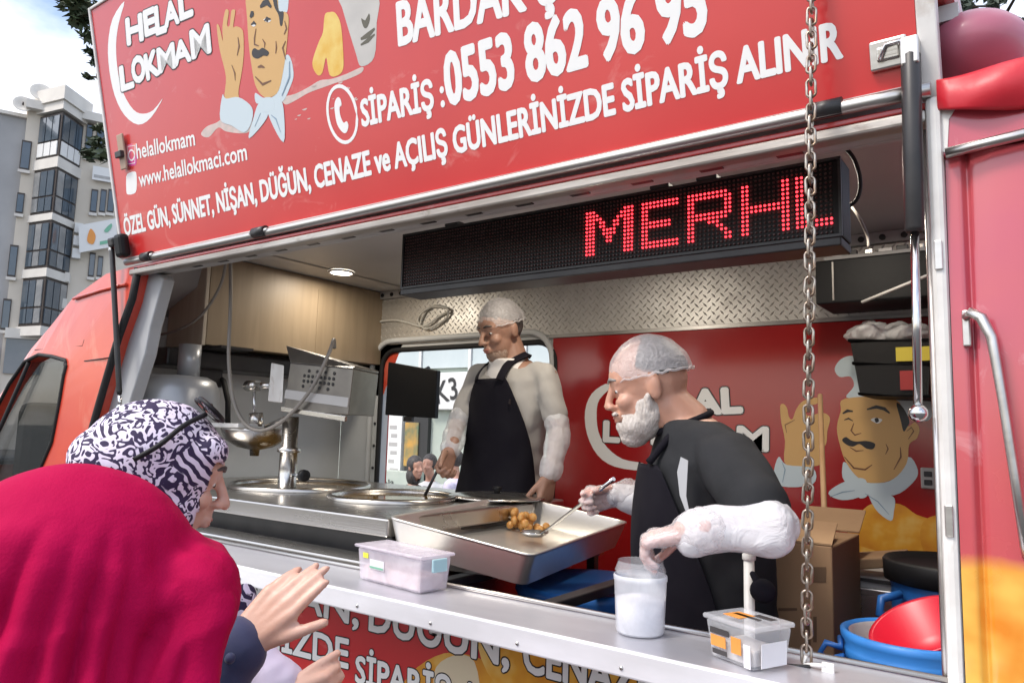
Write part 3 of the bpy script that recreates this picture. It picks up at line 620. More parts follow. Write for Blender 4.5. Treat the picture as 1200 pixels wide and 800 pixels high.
bubble([('H', (150, 52), (168, 46), (148, 24)), ('E', (171, 42), (183, 37), (171, 14)), ('L', (184, 40), (195, 36), (182, 10)), ('A', (194, 32), (210, 26), (198, 4)), ('L', (212, 23), (226, 17), (210, -6)),
        ('L', (143, 106), (157, 101), (141, 80)), ('O', (157, 98), (171, 92), (156, 70)), ('K', (173, 93), (187, 86), (170, 66)), ('M', (187, 85), (206, 78), (187, 58)), ('A', (205, 77), (224, 70), (209, 50)), ('M', (226, 68), (247, 60), (224, 38))], hatch)
K1 = dict(sc_=2.667, off=(100, 0))
printed(HAT, [(122, 5), (85, 60), (71, 140), (75, 220), (92, 300), (122, 360), (165, 390), (205, 368), (242, 308), (212, 345), (180, 356), (150, 343), (118, 290), (101, 220), (96, 140), (104, 75)], 'crescent', m_vwhite, hatch, k=3, **K1)
K4 = dict(sc_=4.445, off=(240, 0))
m_splash = mat('print_milk_splash', (.52, .45, .40), .4, c2=(.66, .50, .46), ns=40)
printed(HAT, [(-20, 700), (10, 660), (60, 640), (110, 610), (190, 620), (245, 600), (235, 680), (190, 695), (110, 685), (70, 665), (20, 715)], 'printed_splash', m_splash, hatch, .0008, **K4)
printed(HAT, [(400, 510), (470, 490), (540, 455), (600, 420), (660, 412), (740, 385), (820, 350), (815, 380), (740, 415), (690, 430), (620, 455), (540, 485), (470, 525), (420, 545)], 'printed_splash', m_splash, hatch, .0008, **K4)
rs = random.Random(3)
for k in range(22):
    cx = 470 + rs.random() * 330 if k % 3 else -300 + rs.random() * 260; cy = (690 - (cx) * .36 + rs.uniform(-40, 130)) if cx > 0 else 330 + rs.uniform(-60, 80) - cx * -.25
    s1 = rs.uniform(4, 15); printed(HAT, [(cx - s1, cy + s1 * .2), (cx, cy - s1 * .3), (cx + s1, cy - s1 * .5), (cx + s1 * .2, cy + s1 * .35)], 'printed_drop', m_splash, hatch, .0008, k=2, **K4)
printed(HAT, [(560, 330), (590, 230), (615, 170), (625, 80), (650, 65), (680, 70), (708, 130), (720, 260), (720, 360), (690, 395), (650, 390), (632, 300), (612, 380), (585, 390)], 'printed_doughnut', mat('print_banana_yellow', (.72, .42, .05), .4, c2=(.78, .58, .16), ns=18), hatch, .0014, **K4)
m_prcup = mat('print_cup_grey', (.48, .46, .43), .4, c2=(.56, .54, .50), ns=10)
printed(HAT, [(690, -60), (900, -60), (895, 120), (890, 260), (870, 320), (830, 345), (805, 340), (790, 290), (750, 160), (715, 40)], 'printed_cup', m_prcup, hatch, .0012, k=2, **K4)
m_cupink = mat('print_cup_ink', (.10, .09, .06), .4)
printed(HAT, [(815, 95), (835, 108), (855, 70), (860, 100), (848, 140), (832, 148), (820, 125)], 'cup_emblem', m_cupink, hatch, .0022, k=2, **K4)
stroke(HAT, [(812, 205), (850, 185), (885, 150)], .016, 'cup_print_line', m_cupink, hatch, .0022, **K4); stroke(HAT, [(812, 235), (850, 212), (885, 180)], .012, 'cup_print_line', m_cupink, hatch, .0022, **K4)
cook(HAT, hatch,
     [(62, 140), (72, 132), (82, 165), (94, 215), (92, 140), (106, 58), (120, 52), (124, 70), (116, 132), (130, 132), (138, 60), (155, 52), (158, 66), (148, 140), (165, 138), (192, 152), (202, 190), (200, 320), (176, 470), (172, 512), (105, 518), (110, 400), (78, 262)],
     [(92, 495), (110, 515), (178, 508), (246, 562), (242, 640), (205, 690), (140, 655), (80, 622)],
     [(222, -70), (222, 120), (230, 240), (240, 320), (262, 440), (300, 500), (340, 507), (385, 470), (415, 330), (430, 200), (436, 90), (412, 62), (402, 100), (385, 60), (360, -70)],
     [(355, -80), (432, -80), (432, 50), (412, 66), (385, 56)],
     [(350, -60), (372, -20), (385, 56), (410, 64), (404, 130), (392, 132), (384, 80), (360, 30)],
     [(262, 485), (300, 508), (340, 512), (388, 462), (418, 300), (445, 300), (462, 380), (450, 440), (400, 535), (330, 525), (270, 540)],
     [[(280, 540), (320, 530), (325, 612), (230, 722), (255, 610)], [(322, 525), (392, 520), (412, 590), (410, 742), (340, 622)], [(290, 520), (350, 510), (360, 570), (300, 580)]],
     [([(288, 38), (305, 20), (325, 12), (345, 38)], .018, m_inkk), ([(236, 92), (246, 72), (254, 66)], .02, m_inkk), ([(266, 150), (258, 200), (258, 232), (280, 240)], .006, m_line), ([(310, 250), (312, 225), (300, 205)], .006, m_line),
      ([(275, 350), (292, 345), (310, 352)], .009, m_line), ([(262, 400), (300, 440), (345, 420)], .008, m_line), ([(415, 110), (425, 150), (412, 180)], .007, m_line), ([(420, 215), (405, 250), (420, 310)], .007, m_line), ([(370, 215), (372, 250), (368, 280)], .006, m_line), ([(240, 130), (255, 118), (266, 128)], .01, m_inkk), ([(310, 110), (322, 96), (342, 102)], .01, m_inkk), ([(172, 195), (178, 240), (168, 290)], .007, m_line), ([(140, 340), (155, 380), (158, 420)], .006, m_line), ([(345, 600), (370, 620), (395, 690)], .005, m_shade), ([(440, 320), (440, 400), (400, 500)], .006, m_shade), ([(290, 590), (260, 660)], .005, m_shade)],
     [(245, 270), (258, 252), (280, 262), (300, 250), (322, 262), (334, 275), (325, 292), (305, 290), (288, 300), (272, 306), (250, 296)],
     [[(306, 105), (322, 95), (345, 105), (330, 118)], [(240, 130), (252, 122), (266, 130), (254, 140)]], K4)
printed(HAT, [(318, 98), (328, 97), (330, 114), (320, 114)], 'printed_pupil', m_inkk, hatch, .0044, k=2, **K4)
# telephone badge, camera badge and web badge
cc = [(401 + 17 * math.cos(a) + 3.5 * math.sin(a), 134 - 3.5 * math.cos(a) * 0 + 33 * math.sin(a)) for a in [k * math.pi / 16 for k in range(33)]]
stroke(HAT, cc, .010, 'phone_ring', m_vwhite, hatch, .002)
printed(HAT, [(690, 508), (705, 515), (712, 545), (702, 560), (705, 600), (722, 640), (738, 632), (748, 655), (738, 690), (718, 690), (690, 650), (678, 590), (676, 540)], 'phone_handset', m_vwhite, hatch, .002, k=3, **K4)
m_ig = mat('print_camera_pink', (.62, .03, .30), .4, c2=(.78, .22, .10), ns=14, lo=.4, hi=.6)
printed(HAT, [(149, 170), (158, 168), (160, 171), (160, 190), (157, 194), (149, 195), (147, 192), (147, 173)], 'camera_badge', m_ig, hatch, .001, k=2)
stroke(HAT, [(154 + 3.4 * math.cos(a), 182 + 6.0 * math.sin(a)) for a in [k * math.pi / 8 for k in range(17)]], .006, 'badge_ring', m_vwhite, hatch, .002)
stroke(HAT, [(149.5, 172), (158, 170.5), (158, 191), (149.5, 192.5), (149.5, 172)], .004, 'badge_frame', m_vwhite, hatch, .002)
printed(HAT, [(151, 203), (158, 201), (160, 206), (160, 222), (157, 227), (150, 228), (148, 224), (148, 207)], 'web_badge', m_vwhite, hatch, .001, k=2)
# latch, hinges
la = HAT.p(1042, 64)
lu, lv = Vector((1, 0, 0)), HAT.v
lt = MB().obox(la + hn * .006, lu * .030, lv * .026, hn * .006).build('latch', m_silver, hatch, bevel=.004)
MB().obox(la + hn * .014, lu * .018, lv * .012, hn * .004).build('latch_plate', m_steel, lt, bevel=.003)
MB().tube([la + lu * -.012 + lv * -.01 + hn * .02, la + lu * -.002 + lv * .012 + hn * .022, la + lu * .02 + lv * .014 + hn * .02, la + lu * .028 + lv * -.004 + hn * .018], .004, 8).build('latch_hook', m_rod, lt)
for hx in (-.31, -2.0, -2.68):
    hg = MB().cyl((hx - .03, -.016, zb - .016), (hx + .03, -.016, zb - .016), .017, n=14).build('hinge', m_dark, hatch)
    MB().cyl((hx - .045, -.018, zb - .016), (hx + .045, -.018, zb - .016), .008, n=10).build('hinge_pin', m_silver, hg)
# gas struts (each a barrel, rod and ball end)
def strut(top, mid, bot, r0, r1, **kw):
    s = MB().tube([top, top.lerp(mid, .02), top.lerp(mid, .98), mid], [r0 * .8, r0, r0, r0 * .8], 16).build('gas_strut', m_dark, truck)
    MB().cyl(mid, bot, r1, n=12).build('strut_rod', m_rod, s)
    MB().sph(bot, r1 * 2.2, 14, 10).cyl(bot, bot + Vector((0, .02, 0)), r1 * 1.4, n=10).build('ball_end', m_rod, s)
    MB().obox(top, (r0 * .9, 0, 0), (0, r0 * .9, 0), (0, 0, r0 * 1.6)).build('strut_bracket', m_silver, s, bevel=.003)
strut(HAT.p(1067, 62, .022), at(1072, 272, y=-.03), at(1076, 484, y=-.025), .0155, .0068)
strut(HAT.p(131, 290, .03), at(140, 462, y=-.012), at(141, 478, y=-.01), .010, .007)
bl_ = HAT.p(146, 288, .02)
MB().obox(bl_ + hn * .01, (.03, 0, 0), HAT.v * .045, hn * .02).build('corner_bracket', m_plastic, hatch, bevel=.015)
MB().obox(HAT.p(134, 284, .03), (.022, 0, 0), HAT.v * .018, hn * .018).build('bracket_knuckle', m_dark, hatch, bevel=.008)
MB().obox(HAT.p(143, 178, .012), (.021, 0, 0), HAT.v * .065, hn * .004).build('side_clip', mat('bare_clip', (.42, .30, .22), .6), hatch, bevel=.003)
MB().obox(HAT.p(140, 181, .022), (.022, 0, 0), HAT.v * .012, hn * .008).build('clip_bolt', m_dark, hatch, bevel=.003)

# ================================================================== THINGS IN AND ON THE TRUCK
# LED sign hanging under the ceiling
ly = .24; lx0, lx1, lz0, lz1 = -1.622, -.338, 2.072, 2.246
led = thing('led_sign', 'long black dot matrix sign with red lit letters hanging in the hatch opening', 'led sign', (-.98, ly + .04, lz0))
MB().box((lx0, ly + .004, lz0), (lx1, ly + .085, lz1)).build('housing', m_plastic, led, bevel=.004)
mb = MB()
for a in (((lx0, ly - .004, lz0), (lx1, ly + .003, lz0 + .006)), ((lx0, ly - .004, lz1 - .006), (lx1, ly + .003, lz1)), ((lx0, ly - .004, lz0 + .0065), (lx0 + .006, ly + .003, lz1 - .0065)), ((lx1 - .006, ly - .004, lz0 + .0065), (lx1, ly + .003, lz1 - .0065))): mb.box(*a)
mb.build('bezel', m_dark, led, kind='stuff')
PITCH = .0100; NR = 16; NC = int((lx1 - lx0 - .016) / PITCH)
glyph = {
 'M': ['##.......##', '###.....###', '####...####', '##.##.##.##', '##.##.##.##', '##..###..##', '##..###..##', '##...#...##', '##...#...##', '##.......##', '##.......##', '##.......##'],
 'E': ['#########', '#########', '##.......', '##.......', '##.......', '#######..', '#######..', '##.......', '##.......', '##.......', '#########', '#########'],
 'R': ['#########.', '##########', '##......##', '##......##', '##......##', '##########', '#########.', '##...##...', '##....##..', '##.....##.', '##......##', '##......##'],
 'H': ['##......##'] * 5 + ['##########'] * 2 + ['##......##'] * 5,
 'A': ['##.......', '##.......', '##.......', '##.......', '##.......', '##.......', '##.......', '##.......', '##.......', '##.......', '#########', '#########']}
lit = set()
for ch, px, pe in (('M', 687, 744), ('E', 752, 796), ('R', 805, 859), ('H', 868, 924), ('A', 930, 979)):
    xa, xb = at(px, 290, y=ly).x, at(pe, 275, y=ly).x; n0 = round((xa - lx0 - .008) / PITCH); n1 = round((xb - lx0 - .008) / PITCH); g = glyph[ch]; W = len(g[0])
    for c in range(n0, n1):
        for r in range(12):
            if g[r][min(W - 1, int((c - n0 + .5) / (n1 - n0) * W))] == '#': lit.add((c, r + 2))
m_ledoff = mat('led_off', (.10, .05, .045), .35); m_ledon = mat('led_red', (1, .035, .05), .4, emit=2.3)
mo, mn = MB(), MB()
for c in range(NC):
    for r in range(NR):
        x = lx0 + .012 + c * PITCH; z = lz1 - .012 - r * (lz1 - lz0 - .024) / (NR - 1); m_ = mn if (c, r) in lit else mo; q = .0031 if (c, r) in lit else .0032
        ce = Vector((x, ly - .0015, z)); m_.add([ce + Vector((q * math.cos(k * math.pi / 3), 0.0045, q * math.sin(k * math.pi / 3))) for k in range(6)] + [ce + Vector((q * .5 * math.cos(k * math.pi / 3), 0, q * .5 * math.sin(k * math.pi / 3))) for k in range(6)],
                   [(k, (k + 1) % 6, 6 + (k + 1) % 6, 6 + k) for k in range(6)] + [(6, 7, 8, 9), (6, 9, 10, 11)])
mo.build('unlit_dots', m_ledoff, led, kind='stuff'); mn.build('lit_dots', m_ledon, led, kind='stuff')
MB().box((lx0 + .002, ly - .006, lz0 - .02), (lx1 - .002, ly + .09, lz0 - .001)).build('bottom_tray', m_dark, led, bevel=.003)
for x in (-1.45, -.78, -.66): MB().box((x, ly - .004, lz1 + .001), (x + .05, ly + .03, lz1 + .014)).build('mounting_tab', m_dark, led, bevel=.003)

# chain between hatch and counter: one part per link
c_b = at(945, 776, y=-.055); c_t = HAT.p(952, -95, .01)
ch = thing('hanging_chain', 'rusty steel link chain hanging from the raised hatch to the counter', 'chain', c_b)
NL = int((c_t - c_b).length / .0222); cdir = _n(c_t - c_b)
lk = MB(); Lh, Wd, rr_ = .0165, .0075, .0026
pts = []
for k in range(20):
    a = 2 * math.pi * k / 20; pts.append((Wd * math.cos(a), 0, (Lh - Wd) * (1 if math.sin(a) > 0 else -1) + Wd * math.sin(a)))
lkm = lk.tube(pts, rr_, 7, loop=True).mesh('chain_link', m_chain)
rc = random.Random(5)
for i in range(NL):
    p = c_b + cdir * (i * .0222 + .012); o = bpy.data.objects.new('chain_link', lkm); COL.objects.link(o); o.parent = ch; o.location = p - c_b
    zq = cdir.to_track_quat('Z', 'Y'); o.rotation_euler = (zq.to_matrix() @ Matrix.Rotation(R_((38 if i % 2 else 128) + rc.uniform(-14, 14)), 3, 'Z') @ Matrix.Rotation(R_(rc.uniform(-4, 4)), 3, 'Y')).to_euler()
ep = MB().obox(c_t + hn * -.006, (.02, 0, 0), HAT.v * .03, hn * .003).tube([c_t + hn * -.004 - HAT.v * .012, c_t + hn * .014 - HAT.v * .008, c_t + hn * .014 + HAT.v * .008, c_t + hn * -.004 + HAT.v * .012], .004, 8).build('chain_eye_plate', m_silver, hatch)
hk = at(966, 790, y=-.07)
hook = thing('chain_bracket', 'small white metal bracket holding the chain at the edge of the counter', 'bracket', hk)
MB().obox(hk, (.022, 0, 0), (0, .012, 0), (0, 0, .003)).build('base', m_white, hook, bevel=.002)
MB().obox(hk + Vector((.006, 0, .010)), (.010, 0, 0), (0, .003, 0), (0, 0, .010)).build('lug', m_white, hook, bevel=.002)
MB().tube([c_b + Vector((0, 0, .012)), c_b + Vector((-.004, 0, -.004)), hk + Vector((-.018, 0, .012)), hk + Vector((.004, 0, .014))], .0035, 8).build('hook', m_white, hook)
MB().tube([hk + Vector((-.022, 0, .008)), hk + Vector((-.05, .0, .004)), hk + Vector((-.075, .0, .001))], .003, 8).build('pin', m_dark, hook)

# fryer with two round oil basins
fx0, fx1, fy0, fy1, fz = -3.1, -1.513, .12, 1.05, 1.392
fry = thing('fryer', 'stainless steel fryer bench with two round basins beside the large tray', 'fryer', (-2.3, .6, ZF))
MB().box((fx0, fy0, fz - .052), (fx1, fy1, fz)).build('worktop', m_steel, fry, bevel=.006)
MB().box((fx0, fy0 + .05, 1.0), (fx1 - .03, fy1, fz - .055)).build('body', m_dark, fry, bevel=.004)
MB().box((fx0, .012, 1.215), (-1.36, .11, 1.293)).build('lower_ledge', m_steel, fry, bevel=.006)
MB().box((fx0, .115, ZF), (-1.40, fy1, 1.21)).build('cupboard', m_steel, fry, bevel=.006)
m_oil = mat('frying_oil', (.10, .055, .012), .08, c2=(.16, .09, .02), ns=5)
for cx, cy, rr in ((-1.92, .55, .22), (-2.5, .60, .27)):
    bs = MB().lathe((cx, cy, fz), [(rr + .012, .001), (rr + .014, .012), (rr, .018), (rr - .008, .010), (rr - .012, -.03)], 40, cap=False).build('basin_rim', m_steel, fry)
    MB().lathe((cx, cy, fz + .004), [(.001, 0), (rr - .012, 0)], 40, cap=False).build('oil', m_oil, bs)
lidc = Vector((-1.66, .82, fz + .012))
lid = thing('steel_lid', 'shiny round steel lid lying on the fryer by the ladle', 'lid', lidc)
MB().lathe(lidc, [(.002, .012), (.12, .010), (.175, .004), (.18, 0), (.175, -.003)], 40, cap=False).build('disc', m_steel, lid)
MB().lathe(lidc + Vector((0, 0, .010)), [(.012, 0), (.010, .012), (.018, .018), (.016, .026), (.002, .028)], 16).build('knob', m_plastic, lid)

# big tray of fried dough balls, resting slightly tilted
TW, TD = .44, .44 * 1.686; tc_ = Vector((-1.396 * 0, 0, 0))
kk = .44 / .56
tc_ = CAM + (Vector((-2.127 * .8, (1.287 + 1.745) * .8, (1.284 - 1.72) * .8))) * kk
rv = Vector((.005, .136, .15)); TR = Matrix.Rotation(rv.length, 3, rv.normalized())
def tl(x, y, z): return tc_ + TR @ Vector((x, y, z))
tray = thing('serving_tray', 'large deep stainless steel tray holding a few dough balls', 'tray', tl(0, 0, -.07))
w2, d2, h2 = TW / 2, TD / 2, .082
def rr3(w, d, r, z, n=5): return [tl(x, y, z) for x, y in rrect(-w, w, -d, d, r, n)]
mb = MB(); mb.rings([rr3(w2 + .004, d2 + .004, .03, -.006), rr3(w2 + .006, d2 + .006, .03, 0), rr3(w2, d2, .028, .002), rr3(w2 - .004, d2 - .004, .028, -.003), rr3(w2 - .02, d2 - .02, .03, -h2 + .006), rr3(w2 - .04, d2 - .04, .03, -h2 + .001)], closed_caps=False)
nn = len(rr3(.1, .1, .01, 0)); mb.f.append(tuple(len(mb.v) - nn + i for i in range(nn))); mb.sm.append(False)
to = mb.build('basin', m_tray, tray); so = to.modifiers.new('s', 'SOLIDIFY'); so.thickness = .002
mb = MB(); mb.rings([rr3(w2 + .0035, d2 + .0035, .03, -.006), rr3(w2 - .016, d2 - .016, .03, -h2 - .002)], closed_caps=False); mb.build('outer_wall', m_tray, tray)
bc = at(612, 622, z=tl(0, 0, -h2 + .015).z)
tin = TR.inverted()
lb = tin @ (bc - tc_)
rb = random.Random(11)
ballm = MB().ell((0, 0, 0), (.015, 0, 0), (0, .0145, 0), (0, 0, .0138), 14, 10).mesh('dough_ball', m_dough)
spots = []
while len(spots) < 17:
    x, y = lb.x + rb.gauss(0, .026), lb.y + rb.gauss(0, .026); L_ = 0
    for sx, sy, sl in spots:
        if (sx - x) ** 2 + (sy - y) ** 2 < .024 ** 2: L_ = max(L_, sl + 1)
    if L_ < 3: spots.append((x, y, L_))
for i, (x, y, l) in enumerate(spots):
    o = bpy.data.objects.new('dough_ball', ballm); COL.objects.link(o); o.location = tl(x, y, -h2 + .018 + l * .017); o.rotation_euler = (rb.random() * 6, rb.random() * 6, rb.random() * 6); s_ = rb.uniform(.9, 1.15); o.scale = (s_, s_, s_ * rb.uniform(.88, 1))
    tag(o, 'golden fried dough ball in the small heap on the steel tray', 'dough ball', 'heap of fried dough balls in the tray')
# steel support under the tray and the dark cupboard it stands on
stand = thing('tray_stand', 'dark steel stand under the big tray behind the counter', 'stand', (-1.05, .5, ZF))
for x in (-1.33, -.98): MB().box((x - .02, .12, 1.225), (x + .02, 1.0, 1.25)).build('rail', m_dark, stand, bevel=.004)
MB().box((-1.36, .12, .9), (-.82, 1.0, .92)).build('shelf', m_dark, stand, bevel=.004)
for x, y in ((-1.33, .15), (-.98, .15), (-1.33, .95), (-.98, .95)): MB().box((x - .015, y - .015, ZF), (x + .015, y + .015, 1.224)).build('leg', m_dark, stand)
bz = tl(0, 0, -h2 - .006)
for yy in (-.25, .25):
    a_, b_2 = tl(-.18, yy, -h2 - .004), tl(.18, yy, -h2 - .004)
    MB().poly([Vector((a_.x, a_.y, 1.2505)), Vector((b_2.x, b_2.y, 1.2505)), b_2, a_], (0, .03, 0)).build('wedge', m_steel, stand)
# blue drums and buckets
m_blue = mat('blue_plastic', (.015, .10, .33), .42, c2=(.02, .12, .38), ns=5, bump=.05, bs=12)
m_blue2 = mat('bright_blue_plastic', (.03, .20, .58), .4, c2=(.04, .23, .62), ns=5, bump=.05, bs=12)
m_redb = mat('red_plastic', (.58, .01, .03), .35, c2=(.62, .015, .04), ns=5)
bb = at(690, 690, y=.55)
d0 = thing('blue_drum', 'dark blue plastic drum in the shadow under the steel tray', 'drum', (bb.x, bb.y, ZF))
MB().lathe((bb.x, bb.y, ZF), [(.16, 0), (.19, .02), (.20, .3), (.205, .32), (.20, .34), (.205, bb.z - ZF - .02), (.215, bb.z - ZF), (.21, bb.z - ZF + .02), (.19, bb.z - ZF + .02)], 36).build('barrel', m_blue, d0)
MB().tube([(bb.x + .205 * math.cos(a), bb.y + .205 * math.sin(a), bb.z - .035) for a in [k * math.pi / 12 for k in range(24)]], .008, 8, loop=True).build('band', m_blue, d0)
# blue tub with red basin at the right
tb = at(1052, 740, y=.16); tz = at(1052, 748, y=.16).z
tub = thing('blue_tub', 'bright blue round tub with a white lining right behind the counter end', 'tub', (tb.x + .02, .22, ZF))
cx, cy = tb.x + .015, .21; TRr = .118
MB().lathe((cx, cy, ZF), [(.10, 0), (.105, .02), (.115, tz - ZF - .12), (TRr - .006, tz - ZF - .05), (TRr, tz - ZF - .045), (TRr, tz - ZF - .03), (TRr - .004, tz - ZF - .025), (TRr + .003, tz - ZF - .012), (TRr + .004, tz - ZF), (TRr - .003, tz - ZF + .003), (TRr - .010, tz - ZF - .01), (TRr - .02, tz - ZF - .3)], 44, cap=False).build('tub_wall', m_blue2, tub)
MB().lathe((cx, cy, ZF), [(.001, .4), (TRr - .024, .4), (TRr - .013, tz - ZF - .008), (TRr - .011, tz - ZF - .002)], 40, cap=False).build('lining', m_white, tub)
hp = at(965, 765, y=.14)
MB().tube([Vector((cx - TRr, cy - .03, tz - .02)), at(985, 758, y=.15), at(968, 752, y=.15), at(961, 764, y=.15), at(972, 772, y=.15), at(990, 768, y=.15)], .006, 8).build('handle', m_blue, tub)
rb0 = Vector((cx + .035, cy + .01, tz - .02)); rax = _n(Vector((-.35, -.35, .9)))
rbs = thing('red_basin', 'red plastic basin tipped inside the bright blue tub', 'basin', rb0)
MB().lathe(rb0, [(.001, -.03), (.07, -.03), (.078, -.02), (.088, .042), (.096, .046), (.097, .050), (.088, .049), (.075, -.016), (.001, -.022)], 36, axis=rax).build('bowl', m_redb, rbs)
# blue drum with black lid behind it
db = at(1075, 700, y=.62); dz = at(1075, 655, y=.62).z; dzb = at(1075, 680, y=.62).z
drum = thing('lidded_drum', 'blue plastic drum with a black lid at the back by the white post', 'drum', (db.x + .06, .62, ZF))
cx2 = db.x + .075
MB().lathe((cx2, .66, ZF), [(.12, 0), (.125, .02), (.135, dzb - ZF - .02), (.14, dzb - ZF), (.12, dzb - ZF + .002)], 36).build('barrel', m_blue, drum)
MB().lathe((cx2, .66, ZF), [(.138, dzb - ZF - .004), (.150, dzb - ZF), (.152, dz - ZF - .006), (.147, dz - ZF), (.13, dz - ZF - .012), (.001, dz - ZF - .012)], 36, cap=False).build('lid', m_plastic, drum)
hb_ = at(1036, 712, y=.52); MB().tube([hb_ + Vector((.03, .03, .03)), hb_ + Vector((-.005, 0, .02)), hb_ + Vector((-.008, -.01, -.01)), hb_ + Vector((.025, .02, -.035))], .010, 8).build('handle', m_blue, drum)
# cardboard box, flap board, stick, grey cabinet, white chair post
cb0, cb1 = at(896, 660, y=.45), at(975, 640, y=.45)
box = thing('cardboard_box', 'tall brown cardboard box standing behind the counter right of the worker', 'box', ((cb0.x + cb1.x) / 2, .6, ZF))
MB().box((cb0.x, .45, ZF), (cb1.x, .75, cb1.z)).build('carton', m_card, box, bevel=.004)
fl = cb1.z
MB().poly([(cb0.x, .45, fl + .001), (cb1.x, .45, fl + .001), (cb1.x - .02, .60, fl + .035), (cb0.x + .02, .60, fl + .035)], (0, 0, .004)).build('flap', m_card, box)
MB().poly([(cb0.x, .75, fl + .001), (cb1.x, .75, fl + .001), (cb1.x, .84, fl + .05), (cb0.x, .84, fl + .05)], (0, 0, .004)).build('flap', m_card, box)
m_cink = mat('carton_print', (.13, .075, .04), .8)
BX = Plane((0, .4485, 0), (0, -1, 0))
for (a, b), (c, d) in (((950, 664), (968, 682)), ((912, 712), (934, 715)), ((944, 722), (950, 760)), ((953, 722), (957, 752))): printed(BX, [(a, b), (c, b), (c, d), (a, d)], 'box_print', m_cink, box, .0004, smooth=False)
tp_ = at(965, 640, y=.448); MB().box((cb0.x + .02, .60, fl + .02), (cb1.x, .602, fl + .021)).build('tape', m_stick, box)
fb0 = at(975, 656, y=.75); fb1 = at(1056, 652, y=.75)
fbd = MB().hexa([fb0 + Vector((0, 0, -.03)), fb1 + Vector((0, 0, -.025)), fb1 + Vector((0, .12, -.02)), fb0 + Vector((0, .12, -.025)), fb0, fb1, fb1 + Vector((0, .12, .006)), fb0 + Vector((0, .12, .006))]).build('cardboard_sheet', m_card, bevel=.004)
tag(fbd, 'folded brown cardboard sheet lying on the grey metal cabinet', 'cardboard')
gc0, gc1 = at(975, 668, y=.76), at(1062, 664, y=.76)
gcb = thing('metal_cabinet', 'grey metal cabinet between the cardboard box and the lidded drum', 'cabinet', ((gc0.x + gc1.x) / 2, .9, ZF))
MB().box((gc0.x, .76, ZF), (gc1.x, 1.1, fb0.z - .034)).build('casing', m_grey, gcb, bevel=.006)
MB().box((gc0.x + .01, .752, ZF + .1), (gc1.x - .01, .7595, fb0.z - .06)).build('door', m_steel, gcb, bevel=.004)
MB().box((gc0.x - .004, .75, fb0.z - .044), (gc1.x, .7585, fb0.z - .036)).build('edge', m_dark, gcb)
sk0, sk1 = at(968, 660, y=.8), at(961, 463, y=1.2)
MB().cyl(sk0 - (sk1 - sk0) * .6, sk1, .008, n=12).build('stick', m_stick)
tag(bpy.data.objects['stick'], 'pale wooden stick leaning upright against the painted cook', 'stick')
wp = at(878, 690, y=.15); wz = at(880, 640, y=.15).z
wpo = thing('plastic_pipe', 'white plastic pipe standing upright behind the counter under the worker\'s elbow', 'pipe', (wp.x, .15, ZF))
MB().cyl((wp.x, .15, ZF), (wp.x, .15, wz), .0105, n=16).build('tube', m_white, wpo)
MB().lathe((wp.x, .15, wz - .028), [(.0107, 0), (.0135, .002), (.0135, .012), (.0107, .014)], 18).build('collar', m_white, wpo)
MB().lathe((wp.x, .15, wz - .001), [(.0107, 0), (.0115, .002), (.010, .005), (.001, .006)], 18).build('end_cap', m_white, wpo)
kb = at(894, 692, y=.14)
kn = MB().ell(kb, (.026, 0, 0), (0, .02, 0), (0, 0, .024), 16, 10).cap(kb, kb + Vector((-.02, 0, .03)), .010, .006).build('dark_bag', m_apron); tag(kn, 'small dark cloth bundle beside the white plastic pipe', 'cloth')

# cup on the counter
cz = 1.2745; c_ = at(750, 741, z=cz); ct = at(750, 672, y=c_.y).z; cr0 = (at(778, 741, y=c_.y) - at(722, 741, y=c_.y)).length / 2 * .98
cup = thing('plastic_cup', 'frosted white plastic cup standing on the counter under the gloved hand', 'cup', c_)
MB().lathe(c_, [(.001, .002), (cr0 * .88, .002), (cr0 * .92, .006), (cr0, ct - cz - .012), (cr0 * 1.03, ct - cz - .010), (cr0 * 1.03, ct - cz - .002), (cr0, ct - cz)], 36, cap=False).build('wall', m_cup, cup)
m_milk = mat('white_napkins', (.78, .78, .82), .7)
MB().lathe(c_, [(.001, .004), (cr0 * .84, .004), (cr0 * .92, ct - cz - .045), (.001, ct - cz - .035)], 30).build('contents', m_milk, cup)
MB().lathe(c_ + Vector((0, 0, ct - cz + .001)), [(cr0 * .93, 0), (cr0 * .98, .006), (cr0 * .86, .022), (cr0 * .88, .024)], 30, cap=False).build('rim_cup', m_clear, cup)
# clear lidded box with orange labels
def tapered_box(pts_bot, pts_top): return MB().hexa(list(pts_bot) + list(pts_top))
b0, b1 = at(834, 768, z=cz), at(888, 787, z=cz)
b1 = at(884, 787, z=cz); bu = _n(Vector((b1.x - b0.x, b1.y - b0.y, 0))); bv = Vector((-bu.y, bu.x, 0)); bl = (b1 - b0).length; bd = .075; bh = .062
cbx = thing('clear_box', 'clear plastic lidded box with orange labels on the counter beside the chain', 'food box', b0 + bu * bl / 2 + bv * bd / 2)
def q4(u0, u1, v0, v1, z): return [b0 + bu * u0 + bv * v0 + Vector((0, 0, z)), b0 + bu * u1 + bv * v0 + Vector((0, 0, z)), b0 + bu * u1 + bv * v1 + Vector((0, 0, z)), b0 + bu * u0 + bv * v1 + Vector((0, 0, z))]
tapered_box(q4(0, bl, 0, bd, .0006), q4(-.008, bl + .008, -.006, bd + .006, bh)).build('container', m_clear, cbx, bevel=.004)
tapered_box(q4(-.012, bl + .012, -.010, bd + .010, bh + .0006), q4(-.012, bl + .012, -.010, bd + .010, bh + .009)).build('lid', m_clear, cbx, bevel=.003)
m_or = mat('orange_label', (.75, .30, .06), .5); m_blk = mat('dark_label', (.05, .045, .045), .5); m_wl = mat('white_label', (.74, .74, .76), .5)
